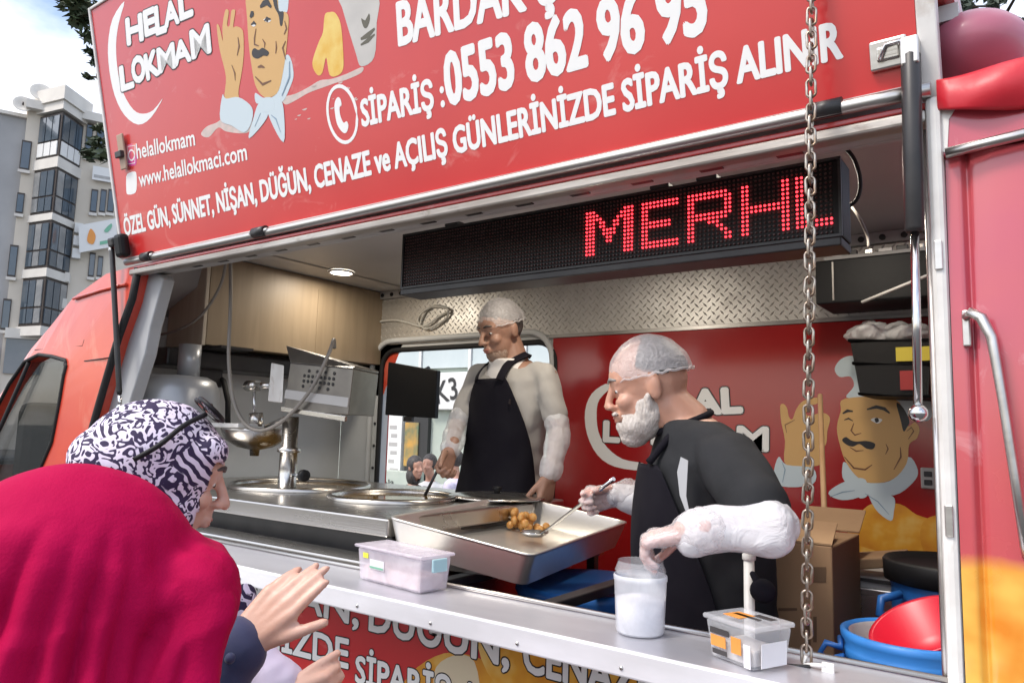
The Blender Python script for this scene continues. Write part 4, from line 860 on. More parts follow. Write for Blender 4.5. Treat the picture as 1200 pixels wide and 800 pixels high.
for u0, u1, z0, z1, mm in ((.006, bl * .42, .022, .040, m_or), (.55 * bl, .78 * bl, .020, .046, m_or), (.004, bl * .5, .042, .052, m_blk), (.01, bl * .45, .010, .018, m_blk), (.84 * bl, bl - .001, .004, .040, m_wl)):
    MB().hexa(q4(u0, u1, -.0075, -.0065, z0) + q4(u0, u1, -.0085, -.0075, z1)).build('label', mm, cbx)
MB().hexa(q4(bl + .0085, bl + .0095, .006, bd - .01, .006) + q4(bl + .0095, bl + .0105, .006, bd - .01, .044)).build('label', m_wl, cbx)
for u0, u1, v0, v1, mm in ((.015, bl * .55, .012, .05, m_or), (.02, bl * .8, .03, .04, m_blk), (.5 * bl, .9 * bl, .05, .065, m_blk)):
    MB().hexa(q4(u0, u1, v0, v1, bh + .0098) + q4(u0, u1, v0, v1, bh + .0104)).build('lid_label', mm, cbx)
m_tis = mat('folded_napkins', (.66, .62, .60), .8)
MB().hexa(q4(.006, bl - .006, .006, bd - .006, .003) + q4(.006, bl - .006, .006, bd - .006, .03)).build('napkins', m_tis, cbx, bevel=.004)
# pale pink tub on the left
p0, p1 = at(421, 678, z=cz), at(497, 698, z=cz); pu = _n(Vector((p1.x - p0.x, p1.y - p0.y, 0))); pv = Vector((-pu.y, pu.x, 0)); pl_ = (p1 - p0).length * .93; pd = .085; ph = at(421, 640, y=p0.y).z - cz
ptb = thing('pale_tub', 'pale pinkish translucent tub with a yellow sticker on the counter', 'tub', p0 + pu * pl_ / 2 + pv * pd / 2)
def r4(u0, u1, v0, v1, z): return [p0 + pu * u + pv * v + Vector((0, 0, z)) for u, v in ((u0, v0), (u1, v0), (u1, v1), (u0, v1))]
MB().hexa(r4(0, pl_, 0, pd, .0006) + r4(-.008, pl_ + .008, -.004, pd + .004, ph)).build('container', m_tub, ptb, bevel=.006)
MB().hexa(r4(-.014, pl_ + .014, -.010, pd + .010, ph + .0006) + r4(-.014, pl_ + .014, -.010, pd + .010, ph + .008)).build('lid', m_tub, ptb, bevel=.003)
MB().hexa(r4(pl_ + .0145, pl_ + .022, .02, pd - .02, ph - .03) + r4(pl_ + .0145, pl_ + .020, .02, pd - .02, ph)).build('clip', mat('aqua_clip', (.45, .68, .72), .4), ptb, bevel=.003)
m_yel = mat('yellow_sticker', (.80, .78, .06), .5); m_gr = mat('green_print', (.18, .45, .30), .5)
for u0, u1, z0, z1, mm in ((.018, .038, ph - .022, ph - .010, m_yel), (.045, .10, ph - .045, ph - .022, m_wl)):
    k0, k1 = -.001 - .004 * z0 / ph, -.001 - .004 * z1 / ph
    MB().hexa(r4(u0, u1, k0 - .0012, k0, z0) + r4(u0, u1, k1 - .0012, k1, z1)).build('label', mm, ptb)
MB().hexa(r4(.047, .098, -.0062, -.0054, ph - .042) + r4(.047, .098, -.0066, -.0058, ph - .038)).build('label_print', m_gr, ptb)
m_pinkt = mat('pinkish_napkins', (.62, .46, .44), .8, c2=(.72, .66, .66), ns=40)
MB().hexa(r4(.006, pl_ - .006, .006, pd - .006, .003) + r4(.006, pl_ - .006, .006, pd - .006, .035)).build('napkins', m_pinkt, ptb, bevel=.005)

# dough dispenser on its post
dpt = at(335, 585, y=.42); px_ = dpt.x
dis = thing('dough_dispenser', 'stainless steel dough dispenser with a vented motor box on a post above the fryer', 'dough dispenser', (px_, .42, fz))
dsp = lambda a, b, y=.42: at(a, b, y=y)
MB().lathe((px_, .42, fz), [(.05, .001), (.05, .012), (.034, .016), (.033, dsp(338, 530).z - fz), (.044, dsp(338, 529).z - fz), (.044, dsp(338, 525).z - fz), (.030, dsp(338, 523).z - fz), (.030, dsp(338, 488).z - fz)], 28).build('post', m_steel, dis)
kb = dsp(356, 557); kn_ = MB().cyl((px_ + .03, .42, kb.z), kb, .006, n=10).build('knob_stem', m_rod, dis)
mb = MB()
mb.lathe(kb, [(.008, -.012), (.022, -.010), (.022, .010), (.008, .012)], 12, axis=(1, -.2, 0)); mb.build('knob', m_plastic, dis)
# motor box, turned towards the opening
mA, mB_, mC, mD = dsp(332, 482, .40), dsp(408, 486, .40), dsp(414, 432, .40), dsp(340, 425, .40)
dep = Vector((-.10, .22, .0))
mbx = MB().hexa([mA, mB_, mB_ + dep, mA + dep, mD, mC, mC + dep, mD + dep]).build('motor_box', m_dsteel, dis, bevel=.004)
tA, tB = dsp(330, 404, .44), dsp(415, 428, .44)
MB().hexa([mD + Vector((0, 0, .001)), mC + Vector((0, 0, .001)), mC + dep + Vector((0, 0, .001)), mD + dep + Vector((0, 0, .001)), tA + Vector((0, .02, 0)), mC + Vector((-.02, .03, .012)), mC + dep + Vector((0, 0, .012)), tA + dep]).build('sloping_cover', m_dsteel, mbx, bevel=.003)
fu = _n(mC - mD); fvv = _n(mD - mA); fn = _n(fu.cross(fvv)); fn = fn if fn.y < 0 else -fn
L1 = (mC - mD).length; H1 = (mD - mA).length
for r in range(4):
    for c in range(8):
        if (r + c) % 2 and r in (0, 3): continue
        p = mA + fu * (L1 * (.27 + c * .066)) + fvv * (H1 * (.56 + r * .105)) + fn * .0012
        MB().lathe(p, [(.001, .001), (.0066, .001), (.0066, 0)], 8, axis=fn, cap=False).build('vent_hole', m_rivet, mbx)
MB().obox(mA + fu * L1 * .5 + fvv * H1 * .36 + fn * .002, fu * L1 * .5, fvv * H1 * .09, fn * .002).build('shadow_band', m_grey, mbx)
MB().obox(mA + fu * L1 * .5 + fvv * H1 * .05 + fn * .005, fu * L1 * .51, fvv * H1 * .05, fn * .006).build('bottom_flange', m_steel, mbx, bevel=.002)
gA = dsp(318, 480, .42)
MB().hexa([dsp(314, 470, .42), dsp(331, 472, .42), dsp(331, 472, .58), dsp(314, 470, .58), dsp(318, 425, .42), dsp(333, 428, .42), dsp(333, 428, .58), dsp(318, 425, .58)]).build('gear_housing', m_white, dis, bevel=.004)
MB().cyl(dsp(300, 452, .44), dsp(318, 452, .44), .014, n=16).cyl(dsp(290, 452, .44), dsp(302, 452, .44), .022, n=16).build('shaft', m_steel, dis)
MB().cyl(dsp(298, 490, .44), dsp(298, 455, .44), .006, n=10).build('rod', m_rod, dis)
MB().cyl(dsp(300, 500, .44), dsp(300, 484, .44), .028, n=20).build('valve', m_steel, dis)
hc = dsp(300, 505, .48)
MB().lathe(hc, [(.002, -.10), (.018, -.10), (.020, -.075), (.07, -.065), (.12, -.035), (.135, .0), (.138, .012), (.134, .012), (.128, -.002), (.002, -.04)], 36).build('hopper', m_steel, dis)
MB().box((hc.x - .17, .34, hc.z + .012), (hc.x + .08, .62, hc.z + .03)).build('top_plate', m_white, dis, bevel=.004)
MB().tube([dsp(312, 500, .44), dsp(330, 492, .42), Vector((px_, .42, dsp(338, 488).z - .02))], .010, 10).build('swing_arm', m_steel, dis)
# domed extraction hood and its duct
dc = at(203, 470, y=.30); dr = 54 / 870 * 2.95
hood = thing('domed_hood', 'pale grey domed metal hood with a short duct under the wooden cabinet', 'hood', (dc.x, .32, dc.z - .05))
hz = at(203, 440, y=.30).z - dc.z
m_dome = mat('satin_grey_metal', (.40, .41, .43), .35, metal=.35, c2=(.36, .37, .39), ns=4)
MB().lathe((dc.x, .30, dc.z - .04), [(dr * .98, -.08), (dr, -.03), (dr, .02), (dr * .97, hz * .45 + .04), (dr * .88, hz * .8 + .04), (dr * .7, hz + .036), (dr * .4, hz + .04), (.002, hz + .042)], 44).build('dome', m_dome, hood)
MB().lathe((dc.x + .03, .34, dc.z + hz - .002), [(.045, 0), (.045, c0.z - dc.z - hz - .012)], 24).build('duct', m_dome, hood)
MB().box((dc.x - .14, .44, dc.z + hz - .03), (dc.x - .125, .6, c0.z - .006)).box((dc.x - .14, .44, c0.z - .018), (dc.x + .1, .6, c0.z - .007)).build('hood_frame', m_dark, hood)
gb = thing('gas_pipe', 'black bent gas pipe beside the domed hood', 'pipe', at(262, 470, y=.6))
MB().tube([at(226, 436, y=.6), at(248, 436, y=.6), at(262, 446, y=.6), at(267, 470, y=.6), at(267, 500, y=.6)], .012, 10).build('bend', m_rubber, gb)
# cables
m_cab_g = mat('grey_cable', (.22, .20, .18), .55); m_cab_w = mat('pale_cable', (.58, .56, .50), .5)
def spl(pts, k=6):
    P_ = [Vector(p) for p in pts]; P_ = [P_[0] * 2 - P_[1]] + P_ + [P_[-1] * 2 - P_[-2]]; o = []
    for i in range(1, len(P_) - 2):
        for j in range(k):
            t = j / k; p0, p1, p2, p3 = P_[i - 1:i + 3]; o.append(.5 * ((2 * p1) + (-p0 + p2) * t + (2 * p0 - 5 * p1 + 4 * p2 - p3) * t * t + (-p0 + 3 * p1 - 3 * p2 + p3) * t ** 3))
    return o + [P_[-2]]
def cable(pts, r, m, label, name='cable', cat='cable'): return tag(MB().tube(spl(pts), r, 8).build(name, m), label, cat)
cable([at(270, 298, y=.30), at(270, 360, y=.30), at(268, 420, y=.31), at(274, 470, y=.33), at(288, 497, y=.36), at(308, 504, y=.38), at(335, 490, y=.38), at(365, 455, y=.38), at(385, 415, y=.40), at(391, 398, y=.48), at(392, 408, y=.5)], .0070, m_cab_g, 'thick grey hose looping from the ceiling down to the dispenser motor', 'hose', 'hose')
cable([at(266, 300, y=.30), at(258, 335, y=.32), at(235, 370, y=.34), at(205, 388, y=.34), at(172, 394, y=.34)], .006, m_cab_g, 'thin grey cable sagging in front of the wooden cabinet')
cable([at(436, 398, y=YB - .02), at(438, 380, y=YB - .02), at(460, 375, y=YB - .02), at(478, 378, y=YB - .02), at(496, 382, y=YB - .03), at(516, 370, y=YB - .02), at(526, 363, y=YB - .03), at(512, 358, y=YB - .02), at(496, 365, y=YB - .03), at(490, 376, y=YB - .02), at(500, 385, y=YB - .03), at(522, 374, y=YB - .02), at(524, 362, y=YB - .03), at(505, 360, y=YB - .02), at(495, 372, y=YB - .02), at(492, 384, y=YB - .02)], .006, m_cab_w, 'pale cable tied in a coil on the wall above the window')
cable([at(985, 168, y=.55), at(1000, 185, y=.55), at(1008, 210, y=.55), at(1005, 232, y=.55), at(990, 246, y=.55)], .005, m_rubber, 'black cable looping beside the right end of the lit sign')
cable([at(992, 235, y=.8), at(1005, 252, y=.8), at(1016, 275, y=.85), at(1018, 290, y=.85)], .004, m_cab_g, 'thin brown cable hanging above the black equipment case')
# window monitor
mon = thing('monitor', 'flat black screen hanging at the far window left of the standing worker', 'monitor', at(482, 490, y=YB - .12))
q = [at(451, 486, y=YB - .10), at(509, 490, y=YB - .16), at(512, 434, y=YB - .16), at(455, 424, y=YB - .10)]
th = Vector((.0, .03, 0))
MB().hexa([q[0], q[1], q[1] + th, q[0] + th, q[3], q[2], q[2] + th, q[3] + th]).build('screen', m_plastic, mon, bevel=.004)
MB().obox((q[0] + q[1]) / 2 + Vector((0, 0, -.012)), (.03, 0, 0), (0, .008, 0), (0, 0, .012)).build('foot', m_dark, mon)
MB().cyl((q[3] + q[2]) / 2 + Vector((0, .03, -.05)), (q[3] + q[2]) / 2 + Vector((0, .13, .0)), .012, n=10).build('wall_arm', m_dark, mon)
# black equipment case, rod, crate
e0, e1 = at(956, 357, y=1.22), at(1090, 352, y=1.22); ez = at(956, 306, y=1.22).z
eq = thing('equipment_case', 'black equipment case fixed high on the wall under the ceiling at right', 'equipment case', ((e0.x + e1.x) / 2, 1.35, e0.z))
MB().box((e0.x, 1.22, e0.z), (e1.x + .1, YB - .04, ez)).build('casing', m_plastic, eq, bevel=.006)
MB().box((e0.x + .055, 1.214, e0.z + .01), (e0.x + .060, 1.2195, ez - .01)).build('front_seam', m_silver, eq)
MB().box((e0.x + .02, 1.25, ez + .001), (e1.x, 1.40, ez + .018)).build('top_tray', m_grey, eq, bevel=.004)
rs = random.Random(9)
for k in range(7): MB().obox(Vector((e0.x + .06 + k * .05, 1.28, ez + .026)), (rs.uniform(.012, .022), 0, 0), (0, .01, 0), (0, 0, rs.uniform(.006, .012))).build('clutter', [m_white, m_dark, m_steel][k % 3], eq, bevel=.002)
ro = MB().cyl(at(1010, 354, y=1.15), at(1094, 320, y=1.10), .005, n=10).build('metal_rod', m_white); tag(ro, 'thin white rod slanting across the black equipment case', 'rod')
k0, k1, k2_, k3 = at(996, 398, y=1.2), at(1092, 397, y=1.2), at(1088, 466, y=1.2), at(1008, 463, y=1.2)
m_crate = mat('black_crate', (.014, .013, .013), .5, spec=.3, alpha=.84)
cr = thing('black_crate', 'black plastic crate full of white bags hanging on the painted wall', 'crate', ((k0.x + k1.x) / 2, 1.33, k3.z))
dpv = Vector((0, .28, 0))
outer_b = [k3, k2_, k2_ + dpv * .92, k3 + dpv * .92]; outer_t = [k0, k1, k1 + dpv, k0 + dpv]
mb = MB()
for i in range(4):
    j = (i + 1) % 4; a, b, c, d = outer_b[i], outer_b[j], outer_t[j], outer_t[i]; cn = sum(outer_t, Vector()) / 4; iw = lambda p: p + (Vector((cn.x, cn.y, p.z)) - p) * .035
    mb.hexa([a, b, iw(b), iw(a), d, c, iw(c), iw(d)])
mb.hexa([p + Vector((0, 0, .001)) for p in outer_b] + [p + Vector((0, 0, .006)) for p in outer_b]); mb.build('basket', m_crate, cr)
mid = lambda t, o: [outer_b[i].lerp(outer_t[i], t) + (outer_b[i].lerp(outer_t[i], t) - sum(outer_t, Vector()) / 4).normalized() * o for i in range(4)]
for t in (.985, .58, .04):
    p = mid(t, .003); MB().tube([p[0], p[1], p[2], p[3]], .006 if t > .5 else .005, 8, loop=True).build('rim', m_plastic, cr)
MB().obox(k1 + Vector((-.05, -.006, -.045)), (.05, 0, 0), (0, .002, 0), (0, 0, .022)).build('yellow_tag', mat('yellow_card', (.62, .50, .05), .6), cr)
MB().obox(k1.lerp(k2_, .7) + Vector((-.06, -.006, 0)), (.02, 0, 0), (0, .002, 0), (0, 0, .03)).build('red_tag', mat('red_card', (.35, .03, .03), .6), cr)
def crumple(c, a, b, h, seed, name, label, m=m_bag):
    mb = MB().ell(c, (a, 0, 0), (0, b, 0), (0, 0, h), 40, 24)
    for i, v in enumerate(mb.v): v += (v - Vector(c)).normalized() * (.025 * nz(v, 18, seed) + .015 * nz(v, 40, seed))
    return tag(mb.build(name, m), label, 'plastic bag')
crumple(at(1020, 392, y=1.32), .075, .09, .045, 3, 'plastic_bag', 'crumpled clear plastic bag spilling over the left rim of the black crate')
crumple(at(1062, 394, y=1.32), .065, .09, .04, 8, 'plastic_bag', 'white plastic bag on the right side of the black crate')
sw = at(1088, 560, y=YB - .02)
swt = thing('wall_socket', 'small grey wall socket on the red wall beside the painted cook', 'socket', sw)
MB().obox(sw, (.022, 0, 0), (0, .010, 0), (0, 0, .035)).build('plate', m_grey, swt, bevel=.004)
for dz_ in (-.014, .014): MB().obox(sw + Vector((0, -.011, dz_)), (.012, 0, 0), (0, .002, 0), (0, 0, .009)).build('rocker', m_dark, swt, bevel=.002)

# ================================================================== PEOPLE
UP = Vector((0, 0, 1))
class Head:
    def __init__(s, c, f, nod=0, tilt=0, k=1):
        f = _n(Vector((f[0], f[1], 0))); l = UP.cross(f); s.c = Vector(c); s.k = k
        q = Matrix.Rotation(R_(nod), 3, l); s.f = q @ f; s.u = q @ UP; q2 = Matrix.Rotation(R_(tilt), 3, s.f); s.l = q2 @ l; s.u = q2 @ s.u
    def p(s, f, l, u): return s.c + (s.f * f + s.l * l + s.u * u) * s.k
    def loc(s, co): d = co - s.c; return d.dot(s.f) / s.k, d.dot(s.l) / s.k, d.dot(s.u) / s.k
    def ell(s, mb, c, r, n=18, m=12): mb.ell(s.p(*c), s.f * r[0] * s.k, s.l * r[1] * s.k, s.u * r[2] * s.k, n, m)
    def cap(s, mb, a, b, r0, r1=None): mb.cap(s.p(*a), s.p(*b), r0 * s.k, (r0 if r1 is None else r1) * s.k)
    def face(s, mb, nose=1.0, jaw=1.0):
        s.ell(mb, (-.008, 0, .028), (.100, .078, .102)); s.ell(mb, (.028, 0, -.045), (.064, .060 * jaw, .078)); s.ell(mb, (.045, 0, .035), (.052, .064, .060))
        s.ell(mb, (.060, 0, -.100), (.028, .030 * jaw, .022)); s.ell(mb, (.02, 0, -.075), (.055, .055 * jaw, .045))
        s.cap(mb, (.092, 0, .022), (.112 + .010 * nose, 0, -.024), .0090, .0112); s.ell(mb, (.106, .012, -.028), (.012, .009, .008)); s.ell(mb, (.106, -.012, -.028), (.012, .009, .008))
        s.cap(mb, (.084, .012, .034), (.076, .044, .032), .012, .010); s.cap(mb, (.084, -.012, .034), (.076, -.044, .032), .012, .010)
        for sg in (1, -1):
            s.ell(mb, (.066, .036 * sg, -.022), (.026, .024, .022)); s.ell(mb, (-.008, .079 * sg, -.004), (.019, .009, .033)); s.ell(mb, (-.012, .084 * sg, .006), (.014, .006, .022))
            s.ell(mb, (.074, .031 * sg, .012), (.014, .018, .0115))
        s.cap(mb, (.099, -.016, -.0555), (.099, .016, -.0555), .0070); s.cap(mb, (.096, -.014, -.066), (.096, .014, -.066), .0078)
        s.cap(mb, (.094, 0, -.040), (.097, 0, -.052), .009)
    def details(s, par, brow=m_hairdk, closed=True):
        for sg in (1, -1):
            e = MB(); s.ell(e, (.0765, .031 * sg, .0095), (.0115, .0135, .0075), 14, 8); eo = e.build('eye', m_eye, par)
            i_ = MB(); s.ell(i_, (.0860, .031 * sg, .0080), (.0030, .0050, .0050), 12, 6); i_.build('iris', m_iris, eo)
            b = MB(); b.tube([s.p(.097, .014 * sg, .037), s.p(.094, .030 * sg, .043), s.p(.080, .050 * sg, .036)], [.0036 * s.k, .0046 * s.k, .002 * s.k], 8); b.build('eyebrow', brow, par)
        m_ = MB(); s.ell(m_, (.1035, 0, -.0560), (.0042, .020, .0042), 14, 6); s.ell(m_, (.1010, 0, -.0655), (.0048, .018, .0050), 14, 6); m_.build('lips', m_lips, par, kind='stuff')
def hand(mb, wr, D, N, S, curl=(20, 22, 24, 26), spread=.10, L=.178, thumb=(.55, .75, -.25), tb=(12, 12), bent=None, rk=1):
    D = _n(Vector(D)); S = Vector(S); S = _n(S - D * S.dot(D)); n = D.cross(S); N = n if n.dot(Vector(N)) > 0 else -n; Nb = N.copy(); wr = Vector(wr); q = L / .178
    lens = (.070, .078, .073, .057); off = (1.5, .5, -.5, -1.5)
    mb.cap(wr - D * .035 * q, wr + D * .005 * q, .025 * q, .026 * q)
    for i in range(4):
        o = off[i]; kn = wr + D * (.092 - abs(o - .3) * .006) * q + S * (.0195 * o) * q
        mb.cap(wr + D * .012 * q + S * o * .011 * q, kn, .0165 * q * rk, .0118 * q * rk)
        d = _n(D + S * spread * o); p = kn; c = curl[i]
        for j, (fr, rr) in enumerate(((.46, .0098), (.30, .0088), (.24, .0076))):
            a = R_(c * (1, 1.15, .8)[j] if bent is None else bent[j] + 3 * i); d = _n(d * math.cos(a) - N * math.sin(a)); N2 = None
            e = p + d * lens[i] * fr * q; mb.cap(p, e, rr * q * rk, (rr - .0011) * q * rk); p = e
            # carry the normal along
            N = _n(N - d * N.dot(d)) if j < 2 else N
        N = Nb
    p = wr + D * .022 * q + S * .026 * q - N * .006 * q; d = _n(D * thumb[0] + S * thumb[1] + N * thumb[2])
    mb.cap(wr + D * .008 * q + S * .012 * q, p, .016 * q, .0145 * q)
    for j, (ln, rr) in enumerate(((.042, .0125), (.032, .0110), (.026, .0096))):
        e = p + d * ln * q; mb.cap(p, e, rr * q, (rr - .0014) * q); p = e; d = _n(d + D * math.sin(R_(tb[min(j, 1)])) - N * .10)
def torso(mb, secs, n=28, pw=2.4):
    rs = []
    for c, a, b in secs:
        c, a, b = Vector(c), Vector(a), Vector(b); r = []
        for k in range(n):
            t = 2 * math.pi * k / n; x, y = math.cos(t), math.sin(t); q = (abs(x) ** pw + abs(y) ** pw) ** (-1 / pw); r.append(c + a * x * q + b * y * q)
        rs.append(r)
    return mb.rings(rs)
def wrap(secs, half, off, name, m, par, pw=2.4, n=22, thick=.003, centre=0):
    """sheet worn on the front of a torso: half(i) is its half angle at section i"""
    rs = []
    for i, (c, a, b) in enumerate(secs):
        c, a, b = Vector(c), Vector(a), Vector(b); h = half[i]; r = []
        for k in range(n):
            t = math.pi / 2 + centre + (k / (n - 1) * 2 - 1) * h; x, y = math.cos(t), math.sin(t); q = (abs(x) ** pw + abs(y) ** pw) ** (-1 / pw)
            r.append(c + a * x * q * (1 + off / a.length) + b * y * q * (1 + off / b.length))
        rs.append(r)
    mb = MB(); mb.add([p for r in rs for p in r], [(i * n + k, i * n + k + 1, (i + 1) * n + k + 1, (i + 1) * n + k) for i in range(len(rs) - 1) for k in range(n - 1)], True)
    for v in mb.v: v += Vector((1, 0, 0)) * .006 * nz(v, 9, 2) + Vector((0, 1, 0)) * .008 * nz(v, 7, 5)
    o = mb.build(name, m, par); sd = o.modifiers.new('s', 'SOLIDIFY'); sd.thickness = thick; ss = o.modifiers.new('ss', 'SUBSURF'); ss.levels = ss.render_levels = 1; return o
def person(label, base, group=None): return thing('person', label, 'person', base, group)
crease = lambda amp, s1=14, s2=32, seed=1: (lambda co: amp * (abs(nz(co, s1, seed)) * 1.6 - .35 + .45 * nz(co, s2, seed + 3)))
def hairnet(h, par, hair, bald=False):
    hc = MB(); h.ell(hc, (-.012, 0, .034), (.1035, .0820, .1035)); blob(hc, 'hair', hair, par, .006, 2, crease(.003, 30, 70), cut=lambda co: (lambda f, l, u: (bald and (u < .024 or f > .01 + .5 * (.10 - u))) or u < (.055 if f > .05 else (.03 + (f + .02) * .5 if f > -.02 else -.045)) and True)(*h.loc(co)))
    nc = MB(); h.ell(nc, (-.013, 0, .036), (.1085, .0865, .1065)); h.ell(nc, (-.048, 0, .036), (.078, .078, .078))
    no = blob(nc, 'hair_net', m_net, par, .006, 3, crease(.0026, 14, 34, 4), cut=lambda co: (lambda f, l, u: u < .030 + f * .02)(*h.loc(co)))
    rim = MB(); pts = [h.p(-.018 + .108 * math.cos(a), .0885 * math.sin(a), .030 + (-.018 + .108 * math.cos(a)) * .02) for a in [k * math.pi / 20 for k in range(40)]]
    pts = [p + h.u * (.0025 * math.sin(q * 2.7)) for q, p in enumerate(pts)]; rim.tube(pts, .0032, 6, loop=True); rim.build('net_elastic', m_net, no)

# ---------------------------------------------------------------- standing worker at the back
fL = _n(Vector((-.16, -.985, 0))); lL = UP.cross(fL)
hl = Head(at(587, 388, y=1.0), (-.24, -.97), nod=20, k=.96)
w1 = person('man in black apron over an oatmeal shirt, standing at the back with a ladle', (-1.75, 1.05, ZF))
nb = at(603, 424, y=1.05)
S1 = []
for px_c, py_c, ww, dd, yy in ((602, 422, .075, .07, 1.05), (601, 432, .135, .085, 1.05), (600, 448, .168, .108, 1.045), (598, 475, .166, .118, 1.04), (594, 515, .158, .120, 1.04), (590, 555, .162, .120, 1.04), (586, 590, .185, .130, 1.04)):
    S1.append((at(px_c, py_c, y=yy), lL * ww, fL * dd))
hipc = S1[-1][0]
for z, ww, dd in ((1.30, .185, .13), (1.05, .18, .12), (.8, .13, .11), (.52, .1, .1)):
    S1.append((Vector((hipc.x, hipc.y, z)), lL * ww, fL * dd))
shL, shR = at(640, 440, y=1.02), at(562, 440, y=1.06)
elL, wrL = at(655, 505, y=1.0), at(644, 557, y=.92); elR, wrR = at(535, 500, y=.93), at(528, 528, y=.80)
mb = MB(); hl.face(mb); mb.cap(hl.p(-.025, 0, -.05), nb, .054, .060)
torso(mb, [(c, a * .93, b * .93) for c, a, b in S1]); mb.chain([shL, elL, wrL], [.046, .034, .025]); mb.chain([shR, elR, wrR], [.046, .034, .025])
hand(mb, wrL, Vector((-.15, -.10, -1)), lL, fL, curl=(14, 18, 22, 26), thumb=(.8, .45, -.3))
hand(mb, wrR, at(519, 552, y=.76) - wrR, Vector((-.5, -.3, .6)), Vector((-.2, -1, -.1)), curl=(48, 52, 55, 58), thumb=(.6, .4, -.6), tb=(20, 30))
bodyL = blob(mb, 'body', m_skinA, w1, .0052, 3)
hl.details(w1); hairnet(hl, w1, m_hairdk)
sb = MB(); hl.ell(sb, (.064, 0, -.100), (.0275, .030, .0225)); hl.ell(sb, (.036, 0, -.085), (.0585, .057, .044))
blob(sb, 'stubble', m_stub, w1, .005, 2, crease(.0012, 90, 160), cut=lambda co: (lambda f, l, u: (u > -.070 and f < .088) or f < .035)(*hl.loc(co)))
mb = MB(); torso(mb, [(c, a * 1.02, b * 1.03) for c, a, b in S1[1:8]]); mid_ = shL.lerp(elL, .72); mb.chain([shL.lerp(nb, .35), shL, mid_], [.040, .051, .050]); mid2 = shR.lerp(elR, .78); mb.chain([shR.lerp(nb, .35), shR, mid2], [.040, .050, .048])
blob(mb, 'shirt', m_shirtL, w1, .009, 4, crease(.011, 8, 19, 2))
mb = MB(); torso(mb, [(c, a * s, b * s) for (c, a, b), s in zip(S1[0:4], (1.0, .74, .70, .55))]); mb.v = [v + fL * .030 for v in mb.v]; blob(mb, 'undershirt', m_under, w1, .007, 3)
wrap([(S1[2][0] + UP * .012, S1[2][1], S1[2][2])] + S1[3:10], [.46, .80, 1.3, 1.55, 1.6, 1.6, 1.5, 1.3], .024, 'apron', m_apron, w1)
for sg in (1, -1):
    c3, a3, b3 = S1[2]; q0 = c3 + a3 * .40 * sg + b3 * 1.0 + fL * .026 + UP * .0; q1 = (S1[1][0] + c3) / 2 + a3 * .42 * sg + b3 * .93 + fL * .022; q2_ = S1[1][0] + S1[1][1] * .50 * sg + S1[1][2] * .82 + UP * .012 + fL * .016; q3_ = S1[0][0] + lL * .074 * sg + UP * .020; q4_ = S1[0][0] - fL * .075 + UP * .02
    pts = spl([q0, q1, q2_, q3_, q4_], 5); L_, R2 = [], []
    mb = MB(); rs = []
    for i, p in enumerate(pts):
        d = _n(pts[min(i + 1, len(pts) - 1)] - pts[max(i - 1, 0)]); o_n = _n((p - (S1[2][0] - UP * .03)) - d * (p - (S1[2][0] - UP * .03)).dot(d)); sd = d.cross(o_n) * .016
        rs.append([p + sd + o_n * .004, p - sd + o_n * .004, p - sd - o_n * .002, p + sd - o_n * .002])
    mb.rings(rs, smooth=False).build('apron_strap', m_apron, w1)
for e, wq, nm in ((elL, wrL, 0), (elR, wrR, 1)):
    st = (shL if nm == 0 else shR).lerp(e, .84); mb = MB(); mb.chain([st, e, wq.lerp(e, .10)], [.050, .046, .042])
    so = blob(mb, 'sleeve_cover', m_sleeve2, w1, .006, 2, crease(.008, 12, 26, 7 + nm))
mk = S1[3][0] + S1[3][1] * .72 + S1[3][2] * .93 + fL * .012 + UP * .01
MB().obox(mk, lL * .004, fL * .002, UP * .009).build('chest_emblem', m_black_ink, w1)
# ladle in his hand
la0, la1 = at(524, 528, y=.77), at(496, 584, y=.70)
ldl = thing('ladle', 'dark long handled ladle held by the standing man over the fryer', 'ladle', la1)
MB().tube([la0, la0.lerp(la1, .5), la1], [.0055, .0055, .006], 10).build('handle', m_dark, ldl)
MB().lathe(la1 + Vector((-.02, -.01, -.012)), [(.002, -.03), (.03, -.026), (.045, -.008), (.048, .004), (.044, .004), (.03, -.02), (.002, -.024)], 24).build('bowl', m_steel, ldl)

# ---------------------------------------------------------------- bearded worker at the counter
fB = _n(Vector((-.80, -.60, 0))); lB = UP.cross(fB)
hb = Head(at(760, 455, y=.26), (-.87, -.50), nod=14, k=.93)
w2 = person('bearded man in charcoal t-shirt and white sleeve covers, leaning over the counter', (-.72, .42, ZF))
nb2 = at(803, 498, y=.31)
S2 = []
for pxc, pyc, ww, dd, yy in ((806, 490, .066, .066, .31), (817, 508, .122, .092, .32), (824, 542, .165, .125, .33), (824, 590, .172, .140, .35), (824, 640, .170, .148, .37), (828, 700, .17, .148, .39), (834, 770, .175, .145, .42)):
    S2.append((at(pxc, pyc, y=yy), lB * ww, fB * dd))
hp2 = S2[-1][0]
for z, ww, dd in ((hp2.z - .12, .19, .15), (.85, .14, .12), (.52, .11, .11)): S2.append((Vector((hp2.x, hp2.y, z)), lB * ww, fB * dd))
sL2, sR2 = at(856, 540, y=.20), at(800, 540, y=.47)
eL2, wL2 = at(902, 618, y=.06), at(806, 624, y=-.035); eR2, wR2 = at(790, 596, y=.60), at(724, 580, y=.50)
ckn = at(757, 648, y=c_.y - .005)
mb = MB(); hb.face(mb, nose=.2); mb.cap(hb.p(-.03, 0, -.05), nb2, .060, .066)
torso(mb, [(c, a * .92, b * .92) for c, a, b in S2]); mb.chain([sL2, eL2, wL2], [.052, .042, .030]); mb.chain([sR2, eR2, wR2], [.052, .042, .030])
bodyB = blob(mb, 'body', m_skinB, w2, .0052, 3)
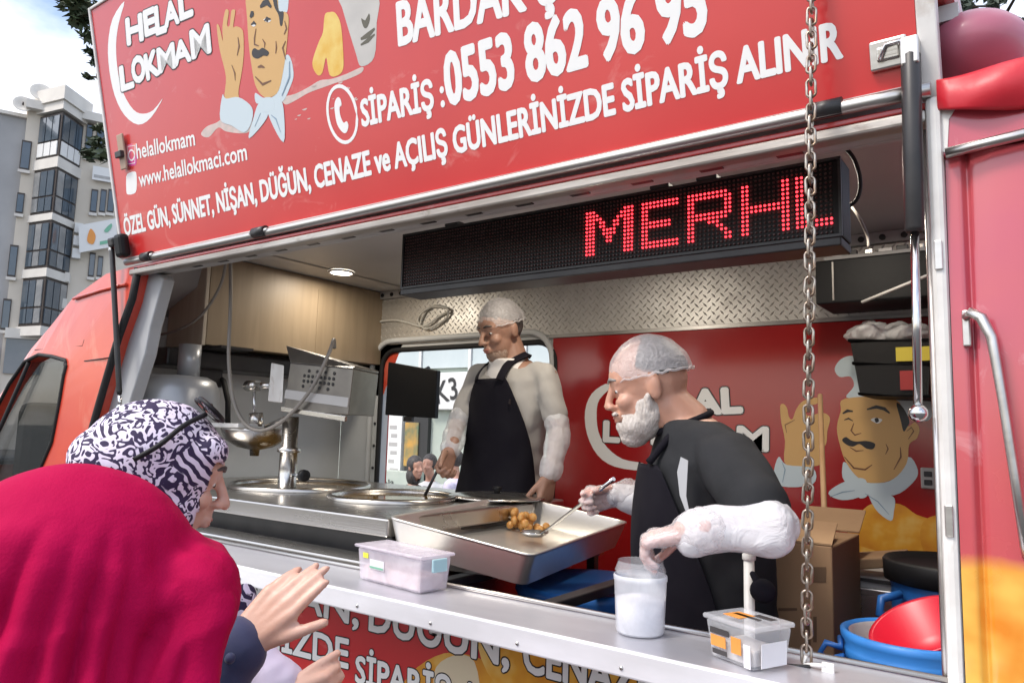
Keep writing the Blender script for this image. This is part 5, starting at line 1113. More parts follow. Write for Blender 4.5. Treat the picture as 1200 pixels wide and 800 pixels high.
# hands kept finer than the rest of the body
m_gskin = mat('gloved_skin', (.56, .31, .26), .35, c2=(.62, .38, .34), ns=22, coat=.5, bump=.10, bs=70, sss=.1)
def skin_hand(par, wrist, D, N, S, **k):
    mb = MB(); hand(mb, wrist, D, N, S, **k); return blob(mb, 'hand', m_gskin, par, .0036, 3)
def glove(par, wrist, D, N, S, cuff=None, seed=1, **k):
    mb = MB(); hand(mb, wrist, D, N, S, rk=1.18, **k)
    if cuff: mb.cap(wrist, wrist - _n(Vector(D)) * .03, .036, .044)
    return blob(mb, 'glove', m_glove, par, .0042, 2, crease(.004, 40, 80, seed))
dL = at(748, 650, y=c_.y) - wL2
argL = (wL2, at(744, 634, y=-.05) - wL2, Vector((-.1, -.2, .95)), Vector((-.2, .9, .15)))
kL = dict(curl=(1, 1, 1, 1), bent=(58, 34, 16), thumb=(.7, .35, -.6), tb=(18, 25), L=.165, spread=.06)
skin_hand(w2, *argL, **kL); glove(w2, *argL, cuff=True, seed=3, **kL)
argR = (wR2, at(688, 586, y=.45) - wR2, Vector((.1, .9, .2)), Vector((-.1, -.3, .9)))
kR = dict(curl=(50, 53, 56, 58), thumb=(.85, .12, -.45), tb=(10, 15), L=.165)
skin_hand(w2, *argR, **kR); glove(w2, *argR, cuff=True, seed=5, **kR)
hb.details(w2, brow=m_hairgr); hairnet(hb, w2, m_hairgr2, True)
bd = MB(); hb.ell(bd, (.042, 0, -.082), (.064, .063, .050)); hb.ell(bd, (.062, 0, -.108), (.040, .040, .034)); hb.ell(bd, (.020, .048, -.055), (.034, .018, .046)); hb.ell(bd, (.020, -.048, -.055), (.034, .018, .046)); hb.cap(bd, (.101, -.022, -.047), (.101, .022, -.047), .0075)
hb.cap(bd, (.010, .068, -.02), (.013, .058, -.05), .010); hb.cap(bd, (.010, -.068, -.02), (.013, -.058, -.05), .010)
blob(bd, 'beard', m_beard, w2, .0048, 2, crease(.0016, 60, 120, 2), cut=lambda co: (lambda f, l, u: f > .088 and -.068 < u < -.053)(*hb.loc(co)))
mb = MB(); torso(mb, [(S2[0][0] - UP * .006, S2[0][1] * 1.06, S2[0][2] * 1.06)] + [(c, a * 1.02, b * 1.03) for c, a, b in S2[1:8]]); mb.chain([sL2.lerp(nb2, .4), sL2, sL2.lerp(eL2, .80)], [.052, .068, .064]); mb.chain([sR2.lerp(nb2, .4), sR2, sR2.lerp(eR2, .8)], [.052, .066, .062])
blob(mb, 't_shirt', m_tee, w2, .009, 4, crease(.010, 7, 17, 9))
mb = MB(); torso(mb, [(c, a * 1.06, b * 1.06) for c, a, b in S2[6:]]); blob(mb, 'trousers', m_trous, w2, .012, 3)
wrap(S2[2:9], [.55, .95, 1.25, 1.45, 1.5, 1.5, 1.4], .024, 'apron', m_apron, w2)
cl = MB(); ctr = at(806, 500, y=.31)
neckring = [hb.p(-.03, 0, -.05).lerp(nb2, .86) + (fB * math.cos(a) * .066 + lB * math.sin(a) * .068) + UP * (.0 - .026 * math.cos(a)) for a in [k * math.pi / 10 for k in range(20)]]
cl.tube(neckring, .0085, 8, loop=True); cl.build('apron_neck_strap', m_apron, w2)
for sg in (1,):
    A_, B_, C_ = neckring[4] - UP * .006, at(790, 530, y=.18), at(765, 560, y=.20)
    B_ = S2[1][0] + S2[1][1] * .45 + S2[1][2] * .80 + lB * .01; C_ = S2[2][0] + S2[2][1] * .48 + S2[2][2] * .98 + fB * .024
    MB().tube(spl([A_, B_, C_]), .009, 8).build('apron_strap', m_apron, w2)
# pale printed emblem on the chest
emp = S2[2][0].lerp(S2[3][0], .35) + lB * .165 + fB * .085
eu, ev = _n(fB * .9 + lB * -.55), UP
en = _n(lB * .9 + fB * .5)
m_emb = mat('grey_print', (.42, .43, .44), .7)
wlo = at(752, 595, y=.17)
MB().poly([emp + en * .018 + eu * a + ev * b for a, b in ((-.012, .045), (.004, .052), (.012, .02), (.006, -.03), (-.006, -.06), (-.018, -.078), (-.008, -.03))], en * .002).build('chest_emblem', m_emb, w2)
mb = MB(); st = sL2.lerp(eL2, .68); mb.chain([st, eL2, eL2.lerp(wL2, .5), wL2.lerp(eL2, .06)], [.054, .056, .045, .036]); blob(mb, 'sleeve_cover', m_sleeve, w2, .006, 2, crease(.013, 10, 23, 4))
mb = MB(); mb.chain([sR2.lerp(eR2, .7), eR2, eR2.lerp(wR2, .5), wR2], [.056, .058, .050, .037]); blob(mb, 'sleeve_cover', m_sleeve, w2, .006, 2, crease(.012, 10, 23, 14))
# slotted serving spoon
s0, s1 = at(702, 574, y=.44), bc + Vector((.03, .0, .012)); s1 = at(634, 626, z=bc.z + .02)
spn = thing('serving_spoon', 'steel serving spoon held by the bearded man in the tray', 'spoon', s1)
MB().tube([s0 + (s0 - s1) * .22, s0, s0.lerp(s1, .85), s1 + Vector((0, 0, .004))], [.006, .0055, .0045, .006], 10).build('handle', m_rod, spn)
su = _n(Vector((s1.x - s0.x, s1.y - s0.y, 0))); sv = Vector((-su.y, su.x, 0))
MB().lathe(s1 + su * .04 - UP * .004, [(.002, -.008), (.03, -.006), (.045, .004), (.047, .008), (.044, .008), (.03, -.002), (.002, -.004)], 24).build('scoop', m_rod, spn)

# ---------------------------------------------------------------- woman in the patterned scarf
fP = _n(Vector((.46, .89, 0))); lP = UP.cross(fP)
hp_ = Head(at(193, 558, d=1.28), (.46, .89), nod=15, k=.92)
w3 = person('woman in a purple and white patterned headscarf, gesturing with her open hand', (hp_.c.x - .05, hp_.c.y - .08, 0))
nb3 = hp_.p(-.045, 0, -.20)
S3 = []
base3 = nb3 - fP * .02
for dz_, ww, dd, ff in ((0, .07, .065, 0), (-.05, .15, .095, -.005), (-.12, .185, .12, 0), (-.25, .185, .13, .005), (-.42, .17, .12, .0), (-.6, .19, .135, -.01), (-.85, .20, .14, -.01), (-1.3, .21, .15, 0)):
    S3.append((base3 + UP * dz_ + fP * ff, lP * ww, fP * dd))
rS, lS = base3 + UP * -.09 - lP * .165, base3 + UP * -.09 + lP * .165
rE, rW = at(222, 838, d=1.10), at(283, 752, d=1.12); lE, lW = at(290, 890, d=1.30), at(330, 822, d=1.24)
mb = MB(); hp_.face(mb, nose=.8); mb.cap(hp_.p(-.02, 0, -.05), nb3, .052, .056); torso(mb, [(c, a * .92, b * .92) for c, a, b in S3])
mb.chain([rS, rE, rW], [.05, .042, .027]); mb.chain([lS, lE, lW], [.05, .042, .027])
tip = at(392, 642, d=1.17)
rd = cr; cam_r, cam_d = ROT.col[0], ROT.col[1]
hand(mb, rW, tip - rW, -ROT.col[2] * .6 + -cam_d * .6 * 0 + Vector((0, 0, .0)) - cam_r * .4, cam_d * .8 - ROT.col[2] * .5 + cam_r * .2, curl=(3, 5, 8, 12), spread=.0, L=.168, thumb=(.85, .50, -.05), tb=(8, 6))
hand(mb, lW, at(398, 806, d=1.27) - lW, -ROT.col[2] - cam_d * .5, -cam_d, curl=(40, 46, 50, 54), L=.155, thumb=(.85, .35, -.2), tb=(14, 16))
blob(mb, 'body', m_skinC, w3, .0045, 3)
hp_.details(w3)
mb = MB(); hp_.ell(mb, (-.026, 0, .026), (.124, .098, .112), 28, 18); hp_.ell(mb, (-.085, 0, .0), (.082, .082, .075)); hp_.ell(mb, (.004, 0, -.055), (.092, .088, .098)); hp_.cap(mb, (-.02, 0, -.10), (-.02, 0, -.19), .085, .115)
hp_.cap(mb, (.058, -.052, .066), (.058, .052, .066), .034); torso(mb, [(S3[1][0] + UP * .03, lP * .13, fP * .10), (S3[2][0] + UP * .02, lP * .19, fP * .135), (S3[3][0] + UP * .06, lP * .18, fP * .14)])
scf = blob(mb, 'headscarf', m_print, w3, .006, 4, crease(.004, 9, 24, 6), cut=lambda co: (lambda f, l, u: -.112 < u < .048 and f > .074)(*hp_.loc(co)), solid=.003)
mb = MB(); torso(mb, [(c, a * 1.05, b * 1.05) for c, a, b in S3[1:]]); mb.chain([rS, rE, rW.lerp(rE, .14)], [.068, .062, .047]); mb.chain([lS, lE, lW.lerp(lE, .10)], [.068, .060, .044]); blob(mb, 'coat', m_navy, w3, .009, 3, crease(.008, 10, 24, 3))
q_ = rW.lerp(rE, .22); MB().sph(q_ + (CAM - q_).normalized() * .047, .008, 12, 8).build('cuff_button', m_navy, w3)
mb = MB(); mb.chain([at(338, 845, d=1.28), at(322, 800, d=1.26), at(312, 770, d=1.27)], [.06, .045, .02]); blob(mb, 'lilac_blouse', m_lilac, w3, .006, 3, crease(.006, 18, 40, 3))
mb = MB(); mb.chain([at(286, 700, d=1.30), at(280, 740, d=1.29), at(262, 800, d=1.27)], [.022, .03, .05]); blob(mb, 'scarf_end', m_print, w3, .005, 3, crease(.004, 20, 40, 2))
# sunglasses pushed up on the scarf
sgl = thing('sunglasses', 'black sunglasses pushed up on the patterned headscarf', 'sunglasses', hp_.p(.04, -.05, .14))
for sg in (-1, 1):
    mb = MB(); mb.tube(spl([hp_.p(.025, .078 * sg, .128), hp_.p(-.005, .098 * sg, .098), hp_.p(-.032, .108 * sg, .055), hp_.p(-.062, .106 * sg, .020)]), .0045, 8); tq = mb.build('temple', m_plastic, sgl)
    lc = hp_.p(.034, .042 * sg, .140); mb = MB(); mb.ell(lc, hp_.f * .022 + hp_.u * -.012, hp_.l * .036, hp_.f * .002 + hp_.u * .005, 20, 8); lq = mb.build('lens', mat('dark_lens', (.01, .01, .012), .06, coat=1), sgl)
    ring = [lc + (hp_.f * .024 + hp_.u * -.013) * math.sin(a) + hp_.l * .039 * math.cos(a) for a in [k * math.pi / 12 for k in range(24)]]
    MB().tube(ring, .0040, 7, loop=True).build('rim', m_plastic, sgl)
MB().tube([hp_.p(.034, -.006, .146), hp_.p(.034, 0, .149), hp_.p(.034, .006, .146)], .004, 7).build('bridge', m_plastic, sgl)

# ---------------------------------------------------------------- woman in the magenta scarf, nearest
fM = _n(Vector((.50, .87, 0))); lM = UP.cross(fM)
hm_ = Head(at(112, 684, d=.90), (.50, .87), nod=10, k=1.0)
w4 = person('woman in a plain magenta headscarf seen from behind, nearest to the camera', (hm_.c.x, hm_.c.y - .05, 0))
nb4 = hm_.p(-.05, 0, -.20); S4 = []
for dz_, ww, dd in ((0, .07, .07), (-.05, .16, .10), (-.12, .20, .13), (-.3, .20, .14), (-.5, .19, .14), (-.8, .21, .16), (-1.25, .22, .17)): S4.append((nb4 + UP * dz_, lM * ww, fM * dd))
mb = MB(); hm_.face(mb); mb.cap(hm_.p(-.02, 0, -.05), nb4, .054, .06); torso(mb, [(c, a * .9, b * .9) for c, a, b in S4])
r4s, l4s = nb4 + UP * -.1 - lM * .18, nb4 + UP * -.1 + lM * .18
for s_ in (r4s, l4s):
    e_ = s_ + UP * -.28 + fM * .03; w_ = e_ + UP * -.20 + fM * .12; mb.chain([s_, e_, w_], [.05, .043, .028]); hand(mb, w_, Vector((0, 0, -1)) + fM * .4, -fM, lM if s_ is r4s else -lM)
blob(mb, 'body', m_skinC, w4, .0065, 3); hm_.details(w4)
mb = MB(); hm_.ell(mb, (-.028, 0, .012), (.138, .112, .128), 32, 20); hm_.ell(mb, (-.10, 0, -.03), (.11, .10, .105)); hm_.ell(mb, (.04, 0, -.005), (.125, .098, .092))
hm_.cap(mb, (.105, -.045, .010), (.105, .045, .010), .058); hm_.cap(mb, (.120, -.062, -.005), (.105, -.070, -.13), .044, .050); hm_.cap(mb, (.120, .062, -.005), (.105, .070, -.13), .044, .050)
torso(mb, [(hm_.p(-.02, 0, -.02), lM * .105, fM * .125), (hm_.p(-.02, 0, -.12), lM * .122, fM * .130), (nb4 + UP * .0, lM * .155, fM * .14), (nb4 + UP * -.10, lM * .20, fM * .16), (nb4 + UP * -.24, lM * .22, fM * .18), (nb4 + UP * -.36, lM * .22, fM * .185)])
FOLDS = ((-2.55, .9, .13, .013), (-2.05, 1.1, .10, .020), (-1.62, .35, .08, .010), (-1.30, .15, .085, .018), (-1.02, -.1, .07, .009), (-.72, -.25, .10, .016), (-.40, -.3, .08, .010), (.5, .2, .15, .012), (1.1, .2, .15, .014), (1.8, 0, .15, .012), (2.6, 0, .15, .012))
def mfold(co):
    f, l, u = hm_.loc(co); a = math.atan2(l, f + .02); dn = max(0, min(1, (.085 - u) / .20)); wob = .10 * nz(co, 6, 3); d = 0
    for a0, dr, wd_, dp_ in FOLDS:
        t = (a - (a0 + dr * (u + .05)) + wob) / wd_
        d += -dp_ * 1.25 * math.exp(-abs(t) ** 1.3 * 1.3) + dp_ * .65 * math.exp(-((t - 1.9) / 1.3) ** 2)
    return dn * d + .0035 * nz(co, 8, 4) + .0016 * nz(co, 26, 6) + .0055 * (.5 - abs(nz((f * 4 - u * 13, l * 5, u * 3 + f * 9), 1.0, 9)) * 2) * max(0, min(1, (.12 - u) / .1))
blob(mb, 'headscarf', m_mag, w4, .005, 3, mfold, cut=lambda co: (lambda f, l, u: f > .10 and abs(l) < .055 and -.125 < u < -.035)(*hm_.loc(co)), solid=.002)
mb = MB(); torso(mb, [(c, a * 1.06, b * 1.06) for c, a, b in S4[1:]])
for s_ in (r4s, l4s): e_ = s_ + UP * -.28 + fM * .03; w_ = e_ + UP * -.20 + fM * .12; mb.chain([s_, e_, w_], [.07, .06, .046])
blob(mb, 'coat', m_magc, w4, .010, 3, crease(.008, 9, 20, 3))

# ================================================================== STREET BEHIND THE FAR WINDOW
SHY = 7.6
m_sgreen = mat('pale_green_wall', (.40, .46, .40), .7, c2=(.46, .51, .45), ns=3); m_swhite = mat('shop_white', (.74, .74, .72), .5)
m_sglass = mat('shop_glass', (.42, .50, .52), .12, coat=.5, c2=(.60, .66, .66), ns=.9, stretch=(1, 1, .5)); m_ink = mat('sign_ink', (.03, .03, .03), .5)
shop = thing('shop_front', 'pale shop front across the street with a white lettered sign, seen through the far window', 'shop', (-8, SHY + 1, 0))
SH = Plane((0, SHY, 0), (0, -1, 0)); sz = lambda py, px=505: SH.p(px, py).z
MB().box((-14, SHY + .06, .13), (-2, SHY + 3, 6.5)).build('wall', m_sgreen, shop)
a0, a1 = SH.p(503, 480), SH.p(552, 436)
MB().box((a0.x, SHY - .10, a0.z), (a0.x + 2.2, SHY + .05, a1.z)).build('sign_board', m_swhite, shop, bevel=.02)
SGN = Plane((0, SHY - .105, 0), (0, -1, 0))
lettering(SGN, 'K3', (513, 473), (537, 466), (513, 448), shop, m=m_ink, lift=.004, bold=.01)
for k in range(6):
    x = -9.4 + k * 1.05; MB().box((x, SHY, a1.z + .08), (x + .98, SHY + .05, a1.z + 1.5)).build('upper_pane', m_sglass, shop)
for k in range(7): MB().box((-9.46 + k * 1.05, SHY - .03, a1.z + .02), (-9.41 + k * 1.05, SHY + .055, a1.z + 1.55)).build('mullion', m_swhite, shop)
MB().box((-9.5, SHY - .04, a1.z + .62), (-3, SHY - .031, a1.z + .68)).build('transom', m_swhite, shop)
b0_, b1_ = SH.p(452, 550), SH.p(474, 485)
nbx = MB().box((b0_.x, SHY - .05, b0_.z), (b1_.x, SHY + .05, b1_.z)).build('notice_board', m_swhite, shop)
rs = random.Random(4)
for k in range(7):
    z = b1_.z - .25 - k * .14; x = b0_.x + .1 + (k % 2) * .04; MB().box((x, SHY - .054, z), (x + rs.uniform(.12, .3), SHY - .0505, z + .06)).build('notice_line', m_grey, nbx)
d0_, d1_ = SH.p(474, 560), SH.p(503, 488)
MB().box((d0_.x, SHY - .02, .13), (d1_.x, SHY + .055, d1_.z)).build('doorway', m_ink, shop)
MB().box((d0_.x, SHY - .04, d0_.z + .2), (d0_.x + .3, SHY - .021, d1_.z - .1)).build('hanging_goods', mat('amber_goods', (.55, .30, .06), .6, c2=(.10, .16, .10), ns=4), shop)
l0_, l1_ = SH.p(446, 585), SH.p(500, 553)
MB().box((l0_.x - .4, SHY - .35, .13), (l1_.x, SHY - .06, l1_.z)).build('low_wall', m_sgreen, shop)
lettering(Plane((0, SHY - .352, 0), (0, -1, 0)), 'ola', (449, 569), (462, 568), (449, 562), shop, m=m_ink, lift=.003, bold=.01)
def pedestrian(px, py, y, f, coat, trous, hairm, label, scarf=False):
    hh = Head(at(px, py, y=y), f, k=1.0); f = hh.f; l = hh.l; nb = hh.p(-.04, 0, -.19); p = person(label, (hh.c.x, hh.c.y, .13)); mb = MB(); hh.face(mb); mb.cap(hh.p(-.02, 0, -.05), nb, .05, .055)
    S = [(nb + UP * dz_, l * ww, f * dd) for dz_, ww, dd in ((0, .07, .06), (-.06, .17, .10), (-.3, .18, .12), (-.55, .17, .12))]; torso(mb, [(c, a * .9, b * .9) for c, a, b in S])
    hipz = nb.z - .55; foot = .15
    for sg in (1, -1):
        hj = S[3][0] + l * .08 * sg; kn = Vector((hj.x, hj.y, (hipz + foot) / 2 + .05)) + f * .05 * sg; ft = Vector((hj.x, hj.y, foot + .04)) - f * .08 * sg; mb.chain([hj, kn, ft], [.085, .06, .045]); mb.cap(ft, ft + f * .14 - UP * .02, .04, .03)
        s_ = nb + UP * -.09 + l * .18 * sg; e_ = s_ - UP * .27; w_ = e_ - UP * .2 + f * .12; mb.chain([s_, e_, w_], [.05, .042, .03]); hand(mb, w_, f * .4 - UP, -f, -l * sg)
    blob(mb, 'body', m_skinB, p, .012, 2); mb = MB(); torso(mb, [(c, a * 1.08, b * 1.1) for c, a, b in S])
    for sg in (1, -1): s_ = nb + UP * -.09 + l * .18 * sg; e_ = s_ - UP * .27; w_ = e_ - UP * .2 + f * .12; mb.chain([s_, e_, w_.lerp(e_, .1)], [.07, .06, .045])
    blob(mb, 'coat', coat, p, .014, 2, crease(.01, 8, 18)); mb = MB()
    for sg in (1, -1):
        hj = S[3][0] + l * .08 * sg; kn = Vector((hj.x, hj.y, (hipz + foot) / 2 + .05)) + f * .05 * sg; ft = Vector((hj.x, hj.y, foot + .04)) - f * .08 * sg; mb.chain([hj + UP * .04, kn, ft], [.10, .08, .065])
    blob(mb, 'trousers', trous, p, .014, 2); mb = MB(); hh.ell(mb, (-.018, 0, .035), (.108, .09, .11))
    if scarf: hh.ell(mb, (-.03, 0, -.09), (.09, .09, .12))
    blob(mb, 'headscarf' if scarf else 'hair', hairm, p, .012, 2, cut=lambda co: (lambda f_, l_, u_: f_ > .05 and u_ < .06)(*hh.loc(co)))
pedestrian(487, 548, 4.9, (1, -.2), m_plastic, m_trous, m_hairdk, 'person in a dark coat walking past outside the far window, leftmost of the passers-by', True)
pedestrian(503, 545, 5.4, (.3, -1), m_swhite, m_trous, m_hairdk, 'person in a white top behind the ladle, outside the far window')
pedestrian(531, 540, 5.2, (-1, -.3), m_lilac, m_navy, m_hairdk, 'person in lilac and navy passing outside the window beside the standing worker')

# ================================================================== BUILDINGS AT LEFT
m_beige = mat('beige_render', (.66, .60, .51), .85, c2=(.60, .54, .45), ns=.5, bump=.1, bs=3); m_trim = mat('cream_trim', (.70, .67, .61), .8, c2=(.62, .59, .54), ns=1)
m_gbld = mat('grey_render', (.40, .40, .40), .85, c2=(.33, .33, .33), ns=.4); m_frame = mat('brown_frame', (.05, .038, .032), .5)
m_win2 = mat('curtained_glass', (.30, .30, .29), .2, coat=1, c2=(.14, .15, .16), ns=1.2)
m_win = mat('window_glass', (.05, .075, .10), .06, coat=1, c2=(.10, .12, .14), ns=.6)
fo = at(60, 470, d=37); fn_ = Vector((CAM.x - fo.x, CAM.y - fo.y, 0)).normalized(); fr_ = UP.cross(fn_)
fr_ = fr_ if fr_.dot(ROT.col[0]) > 0 else -fr_
FAC = Plane(fo, fn_, fr_)
def fz_(py, px=60): return FAC.p(px, py).z
def fp(px, z, out=0, ref=300):               # facade point below/above pixel column px (taken at row ref), at height z
    q = FAC.p(px, ref); return Vector((q.x, q.y, z)) + fn_ * out
bld = thing('apartment_building', 'beige apartment building with a glazed corner bay beyond the truck cab', 'building', fp(80, 0, -3))
zt = fz_(135)
def slab(p0, p1, z0, z1, out, back): 
    a, b = Vector((p0.x, p0.y, 0)), Vector((p1.x, p1.y, 0)); return MB().hexa([a + UP * z0 + fn_ * out, b + UP * z0 + fn_ * out, b + UP * z0 - fn_ * back, a + UP * z0 - fn_ * back, a + UP * z1 + fn_ * out, b + UP * z1 + fn_ * out, b + UP * z1 - fn_ * back, a + UP * z1 - fn_ * back])
slab(fp(14, 0), fp(215, 0), 0, zt, 0, 9).build('wall', m_beige, bld)
slab(fp(12, 0), fp(217, 0), zt + .002, zt + .45, .5, 9).build('cornice', m_trim, bld)
A3 = lambda z: fp(57, z, 1.5); L3 = lambda z: fp(29, z, 0); R3 = lambda z: fp(84, z, 0)
def prism3(z0, z1, g=0, back=.3):
    c = (L3(0) + R3(0)) / 2; pts = []
    for P in (L3, A3, R3): p = P(0); pts.append(p + (p - c) * g)
    return MB().poly([p + UP * z0 for p in pts] + [], UP * (z1 - z0))
floors = [(fz_(140), fz_(192)), (fz_(204), fz_(257)), (fz_(265), fz_(320)), (fz_(330), fz_(386))]
prism3(fz_(128), fz_(112), .30).build('bay_roof', m_trim, bld); prism3(fz_(138), fz_(128.2), .16).build('bay_cornice', m_trim, bld)
for i, (z1, z0) in enumerate(floors):
    prism3(z0, z1, -.04).build('bay_glazing', m_frame, bld)
    zn = floors[i + 1][0] if i < 3 else fz_(397); prism3(zn + .002, z0 - .002, .05).build('bay_slab', m_trim, bld)
    for P, Q, nn_ in ((L3, A3, 3), (A3, R3, 3)):
        a, b = P(0), Q(0); c = (L3(0) + R3(0)) / 2; a, b = a + (a - c) * -.03, b + (b - c) * -.03; d = _n(b - a); no = d.cross(UP); no = no if no.dot(fn_) > 0 else -no; W_ = (b - a).length; H_ = z1 - z0
        for k in range(nn_):
            x0_, x1_ = W_ * (.06 + k * .30), W_ * (.06 + k * .30 + .26)
            for (h0, h1) in ((.06, .36), (.40, .94)):
                q0_, q1_ = a + d * x0_, a + d * x1_
                mm = (m_win2 if (k * 7 + i * 5 + int(h0 * 10)) % 4 == 1 else m_win) if not (i == 0 and h0 < .1) else m_swhite
                MB().hexa([q0_ + UP * (z0 + H_ * h0), q1_ + UP * (z0 + H_ * h0), q1_ + UP * (z0 + H_ * h0) + no * .05, q0_ + UP * (z0 + H_ * h0) + no * .05, q0_ + UP * (z0 + H_ * h1), q1_ + UP * (z0 + H_ * h1), q1_ + UP * (z0 + H_ * h1) + no * .05, q0_ + UP * (z0 + H_ * h1) + no * .05]).build('pane' if mm is not m_swhite else 'balcony_panel', mm, bld)
q0_ = L3(0).lerp(A3(0), .25); q1_ = L3(0).lerp(A3(0), .8)
def fwin(x0, x1, y0, y1, name='window', m=m_win, out=.06):
    z0, z1 = FAC.p((x0 + x1) / 2, y1).z, FAC.p((x0 + x1) / 2, y0).z; a, b = FAC.p(x0, (y0 + y1) / 2), FAC.p(x1, (y0 + y1) / 2)
    fr = slab(a, b, z0, z1, out, -.002).build(name, m_frame, bld); e = (b - a) * .10; slab(a + e, b - e, z0 + .1, z1 - .1, out + .03, -out - .002).build('pane', m, fr); slab(a - e, b + e, z0 - .16, z0 - .01, out + .12, -.002).build('sill', m_trim, fr)
for a in ((24, 36, 165, 200), (19, 28, 226, 251), (10, 20, 287, 325), (2, 12, 350, 387), (106, 114, 222, 250), (117, 124, 222, 250), (126, 134, 222, 250), (104, 111, 296, 325), (114, 120, 300, 325), (100, 108, 145, 185), (112, 122, 150, 185)): fwin(*a)
for k in range(3):
    z = fz_(268 + k * 15, 88); a, b = fp(84, 0), fp(94, 0); slab(a, b, z - .25, z + .25, .35, -.002).build('air_conditioner', m_swhite, bld, bevel=.02)
for py in (326, 357): z = fz_(py, 80); slab(fp(78, 0), fp(84, 0), z - .25, z + .25, .35, -.002).build('air_conditioner', m_trim, bld, bevel=.02)
z0, z1 = fz_(440), fz_(400); slab(fp(18, 0), fp(60, 0), z0, z1, .12, -.002).build('shop_window', m_win, bld); slab(fp(16, 0), fp(62, 0), z1 + .01, z1 + .5, .3, -.002).build('shop_fascia', m_trim, bld); slab(fp(-4, 0), fp(8, 0), 0, z1 - .4, .25, -.002).build('red_shutter', m_redpaint, bld)
sgb = thing('street_sign_board', 'white advertising board with a green and orange print hanging on the beige building', 'sign', fp(115, fz_(295, 115), 1))
MB().add([FAC.p(a, b, .6) for a, b in ((93, 296), (138, 288), (136, 256), (92, 264))] + [FAC.p(a, b, .5) for a, b in ((93, 296), (138, 288), (136, 256), (92, 264))], [(0, 1, 2, 3), (4, 7, 6, 5), (0, 4, 5, 1), (1, 5, 6, 2), (2, 6, 7, 3), (3, 7, 4, 0)]).build('board', m_swhite, sgb)
FS = Plane(fo + fn_ * .62, fn_, fr_)
printed(FS, [(102, 282), (106, 268), (112, 276), (109, 286)], 'orange_print', m_or, sgb, .02); printed(FS, [(117, 287), (132, 284), (132, 280), (117, 283)], 'green_print', m_gr, sgb, .02, smooth=False); printed(FS, [(122, 270), (130, 262), (131, 266), (126, 272)], 'green_print', m_gr, sgb, .02)
bn = thing('balcony_banner', 'blue and white banner on the beige building just left of the hatch', 'banner', fp(120, fz_(215, 120), .3))
slab(fp(108, 0, 0, 205), fp(136, 0, 0, 205), fz_(214, 120), fz_(198, 120), .3, -.25).build('cloth', m_swhite, bn); slab(fp(110, 0, 0, 205), fp(134, 0, 0, 205), fz_(211, 120), fz_(208, 120), .32, -.30).build('stripe', m_grey, bn)
gb2 = thing('grey_building', 'plain grey building at the left edge behind the beige one', 'building', fp(-60, 0, -4))
slab(fp(-150, 0, 0), fp(13.5, 0, 0), 0, fz_(132, 5), -.3, 10).build('wall', m_gbld, gb2); slab(fp(-150, 0, 0), fp(14, 0, 0), fz_(132, 5) + .002, fz_(128, 5), -.1, 10).build('parapet', m_trim, gb2)
for (px, py, r, nm) in ((27, 122, .45, 'leftmost'), (48, 108, .5, 'middle')):
    q = FAC.p(px, py, .2); ds = thing('satellite_dish', 'pale round satellite dish on the roof, %s' % ('left of the bay roof' if nm == 'leftmost' else 'standing above the bay roof'), 'satellite dish', Vector((q.x, q.y, zt + .45)), 'rooftop satellite dishes')
    MB().lathe(q, [(.02, -.12), (r * .6, -.07), (r, .03), (r * .98, .04), (r * .58, -.05), (.02, -.10)], 24, axis=fn_ + UP * .3).build('dish', m_trim, ds); MB().cyl(Vector((q.x, q.y, zt + .3)), q - UP * .05, .04, n=8).build('mast', m_frame, ds)

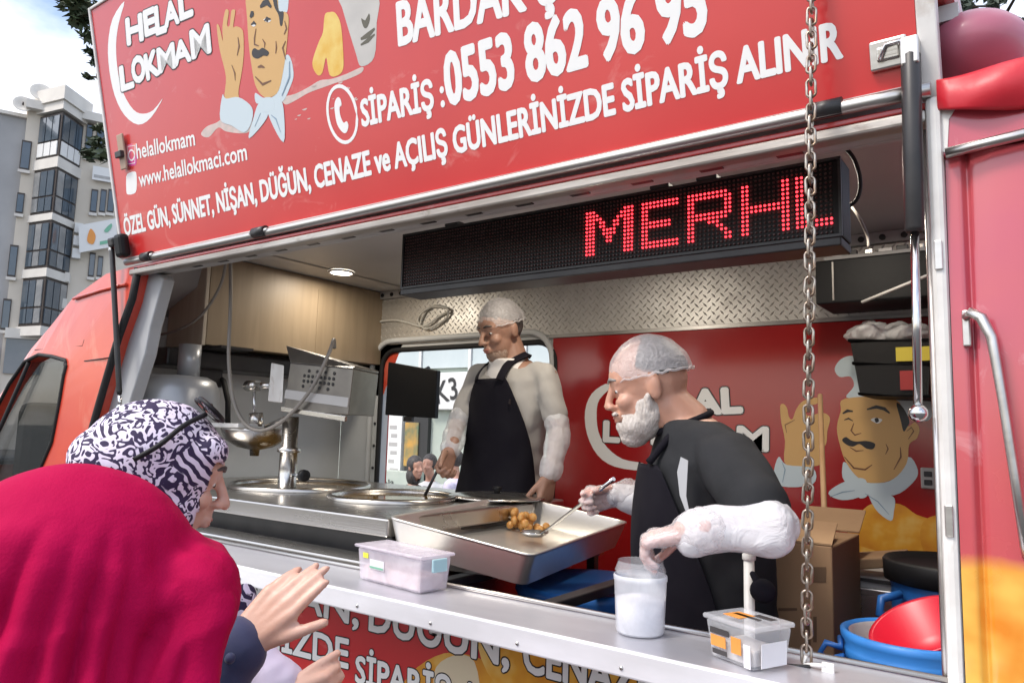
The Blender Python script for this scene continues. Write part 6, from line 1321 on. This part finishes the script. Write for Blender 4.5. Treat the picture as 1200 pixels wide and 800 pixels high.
# ================================================================== TREES
def leafcol(name, a, b): return mat(name, a, .6, c2=b, ns=2.5)
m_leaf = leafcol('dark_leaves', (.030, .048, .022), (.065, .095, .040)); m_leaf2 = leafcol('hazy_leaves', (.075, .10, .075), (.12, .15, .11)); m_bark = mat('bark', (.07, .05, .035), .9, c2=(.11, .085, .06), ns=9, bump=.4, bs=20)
def tree(label, clusters, d, size, leaf, base, seed, per=26):
    rn = random.Random(seed); C_ = [(at(px, py, d=d + dd), r * d / 870) for px, py, r, dd in clusters]
    t = thing('tree', label, 'tree', base); big = max(C_, key=lambda c: c[1])
    fork = Vector((base.x, base.y, big[0].z - big[1] * 1.4)) if big[0].z - big[1] * 1.4 > 2 else Vector((base.x, base.y, 2.2))
    mb = MB().tube([base, base.lerp(fork, .5) + Vector((.08, .05, 0)), fork], [.24, .19, .15], 12)
    for c, r in C_: m1 = fork.lerp(c, .5) + Vector((rn.uniform(-.3, .3), rn.uniform(-.3, .3), .3 * (1 if c.z > fork.z else -.2))); mb.tube([fork, m1, c], [.09 if r > .5 else .035, .05 if r > .5 else .02, .010], 7)
    mb.build('trunk', m_bark, t, kind='stuff'); lf = MB()
    for c, r in C_:
        for k in range(max(14, int(per * (r / size) ** 1.7))):
            u = Vector((rn.gauss(0, 1), rn.gauss(0, 1), rn.gauss(0, 1))).normalized() * r * rn.random() ** .45; u.z *= .85; p = c + u
            a = Vector((rn.gauss(0, 1), rn.gauss(0, 1), rn.gauss(0, .7))).normalized(); b = a.cross(Vector((rn.gauss(0, 1), rn.gauss(0, 1), rn.gauss(0, 1)))).normalized(); s = size * rn.uniform(.6, 1.25)
            lf.add([p - a * s, p + b * s * .42 - a * .1 * s, p + a * s, p - b * s * .42 - a * .1 * s], [(0, 1, 2, 3)])
    lf.build('crown', leaf, t, kind='stuff')
tree('dark leafy tree overhanging the truck at the top left behind the raised hatch', [(84, 2, 16, 0), (98, 10, 18, 0), (112, 22, 20, .2), (90, 24, 10, 0), (104, 42, 11, 0), (116, 50, 13, 0), (114, 72, 7, 0), (108, 62, 6, 0), (120, 92, 5, 0), (103, 90, 4, 0), (130, 130, 6, 0), (118, 150, 8, 0), (112, 168, 8, 0), (104, 180, 8, 0), (122, 182, 9, 0), (129, 165, 7, 0), (220, 30, 90, .8), (150, -60, 70, .4), (190, 120, 50, .6)],
     7.5, .06, m_leaf, Vector((at(215, 300, d=8.2).x, at(215, 300, d=8.2).y, 0)), 3)
tree('hazy green tree showing above the roof pod at the top right', [(1108, 4, 16, 0), (1128, 8, 12, .3), (1145, 22, 8, 0), (1104, 24, 8, 0), (1168, 2, 10, .2), (1185, 26, 9, 0), (1120, 34, 7, 0), (1160, -40, 45, .5), (1090, -50, 50, .5), (1250, 20, 45, .4)],
     11, .075, m_leaf2, Vector((at(1180, 300, d=11.5).x, at(1180, 300, d=11.5).y, 0)), 5)
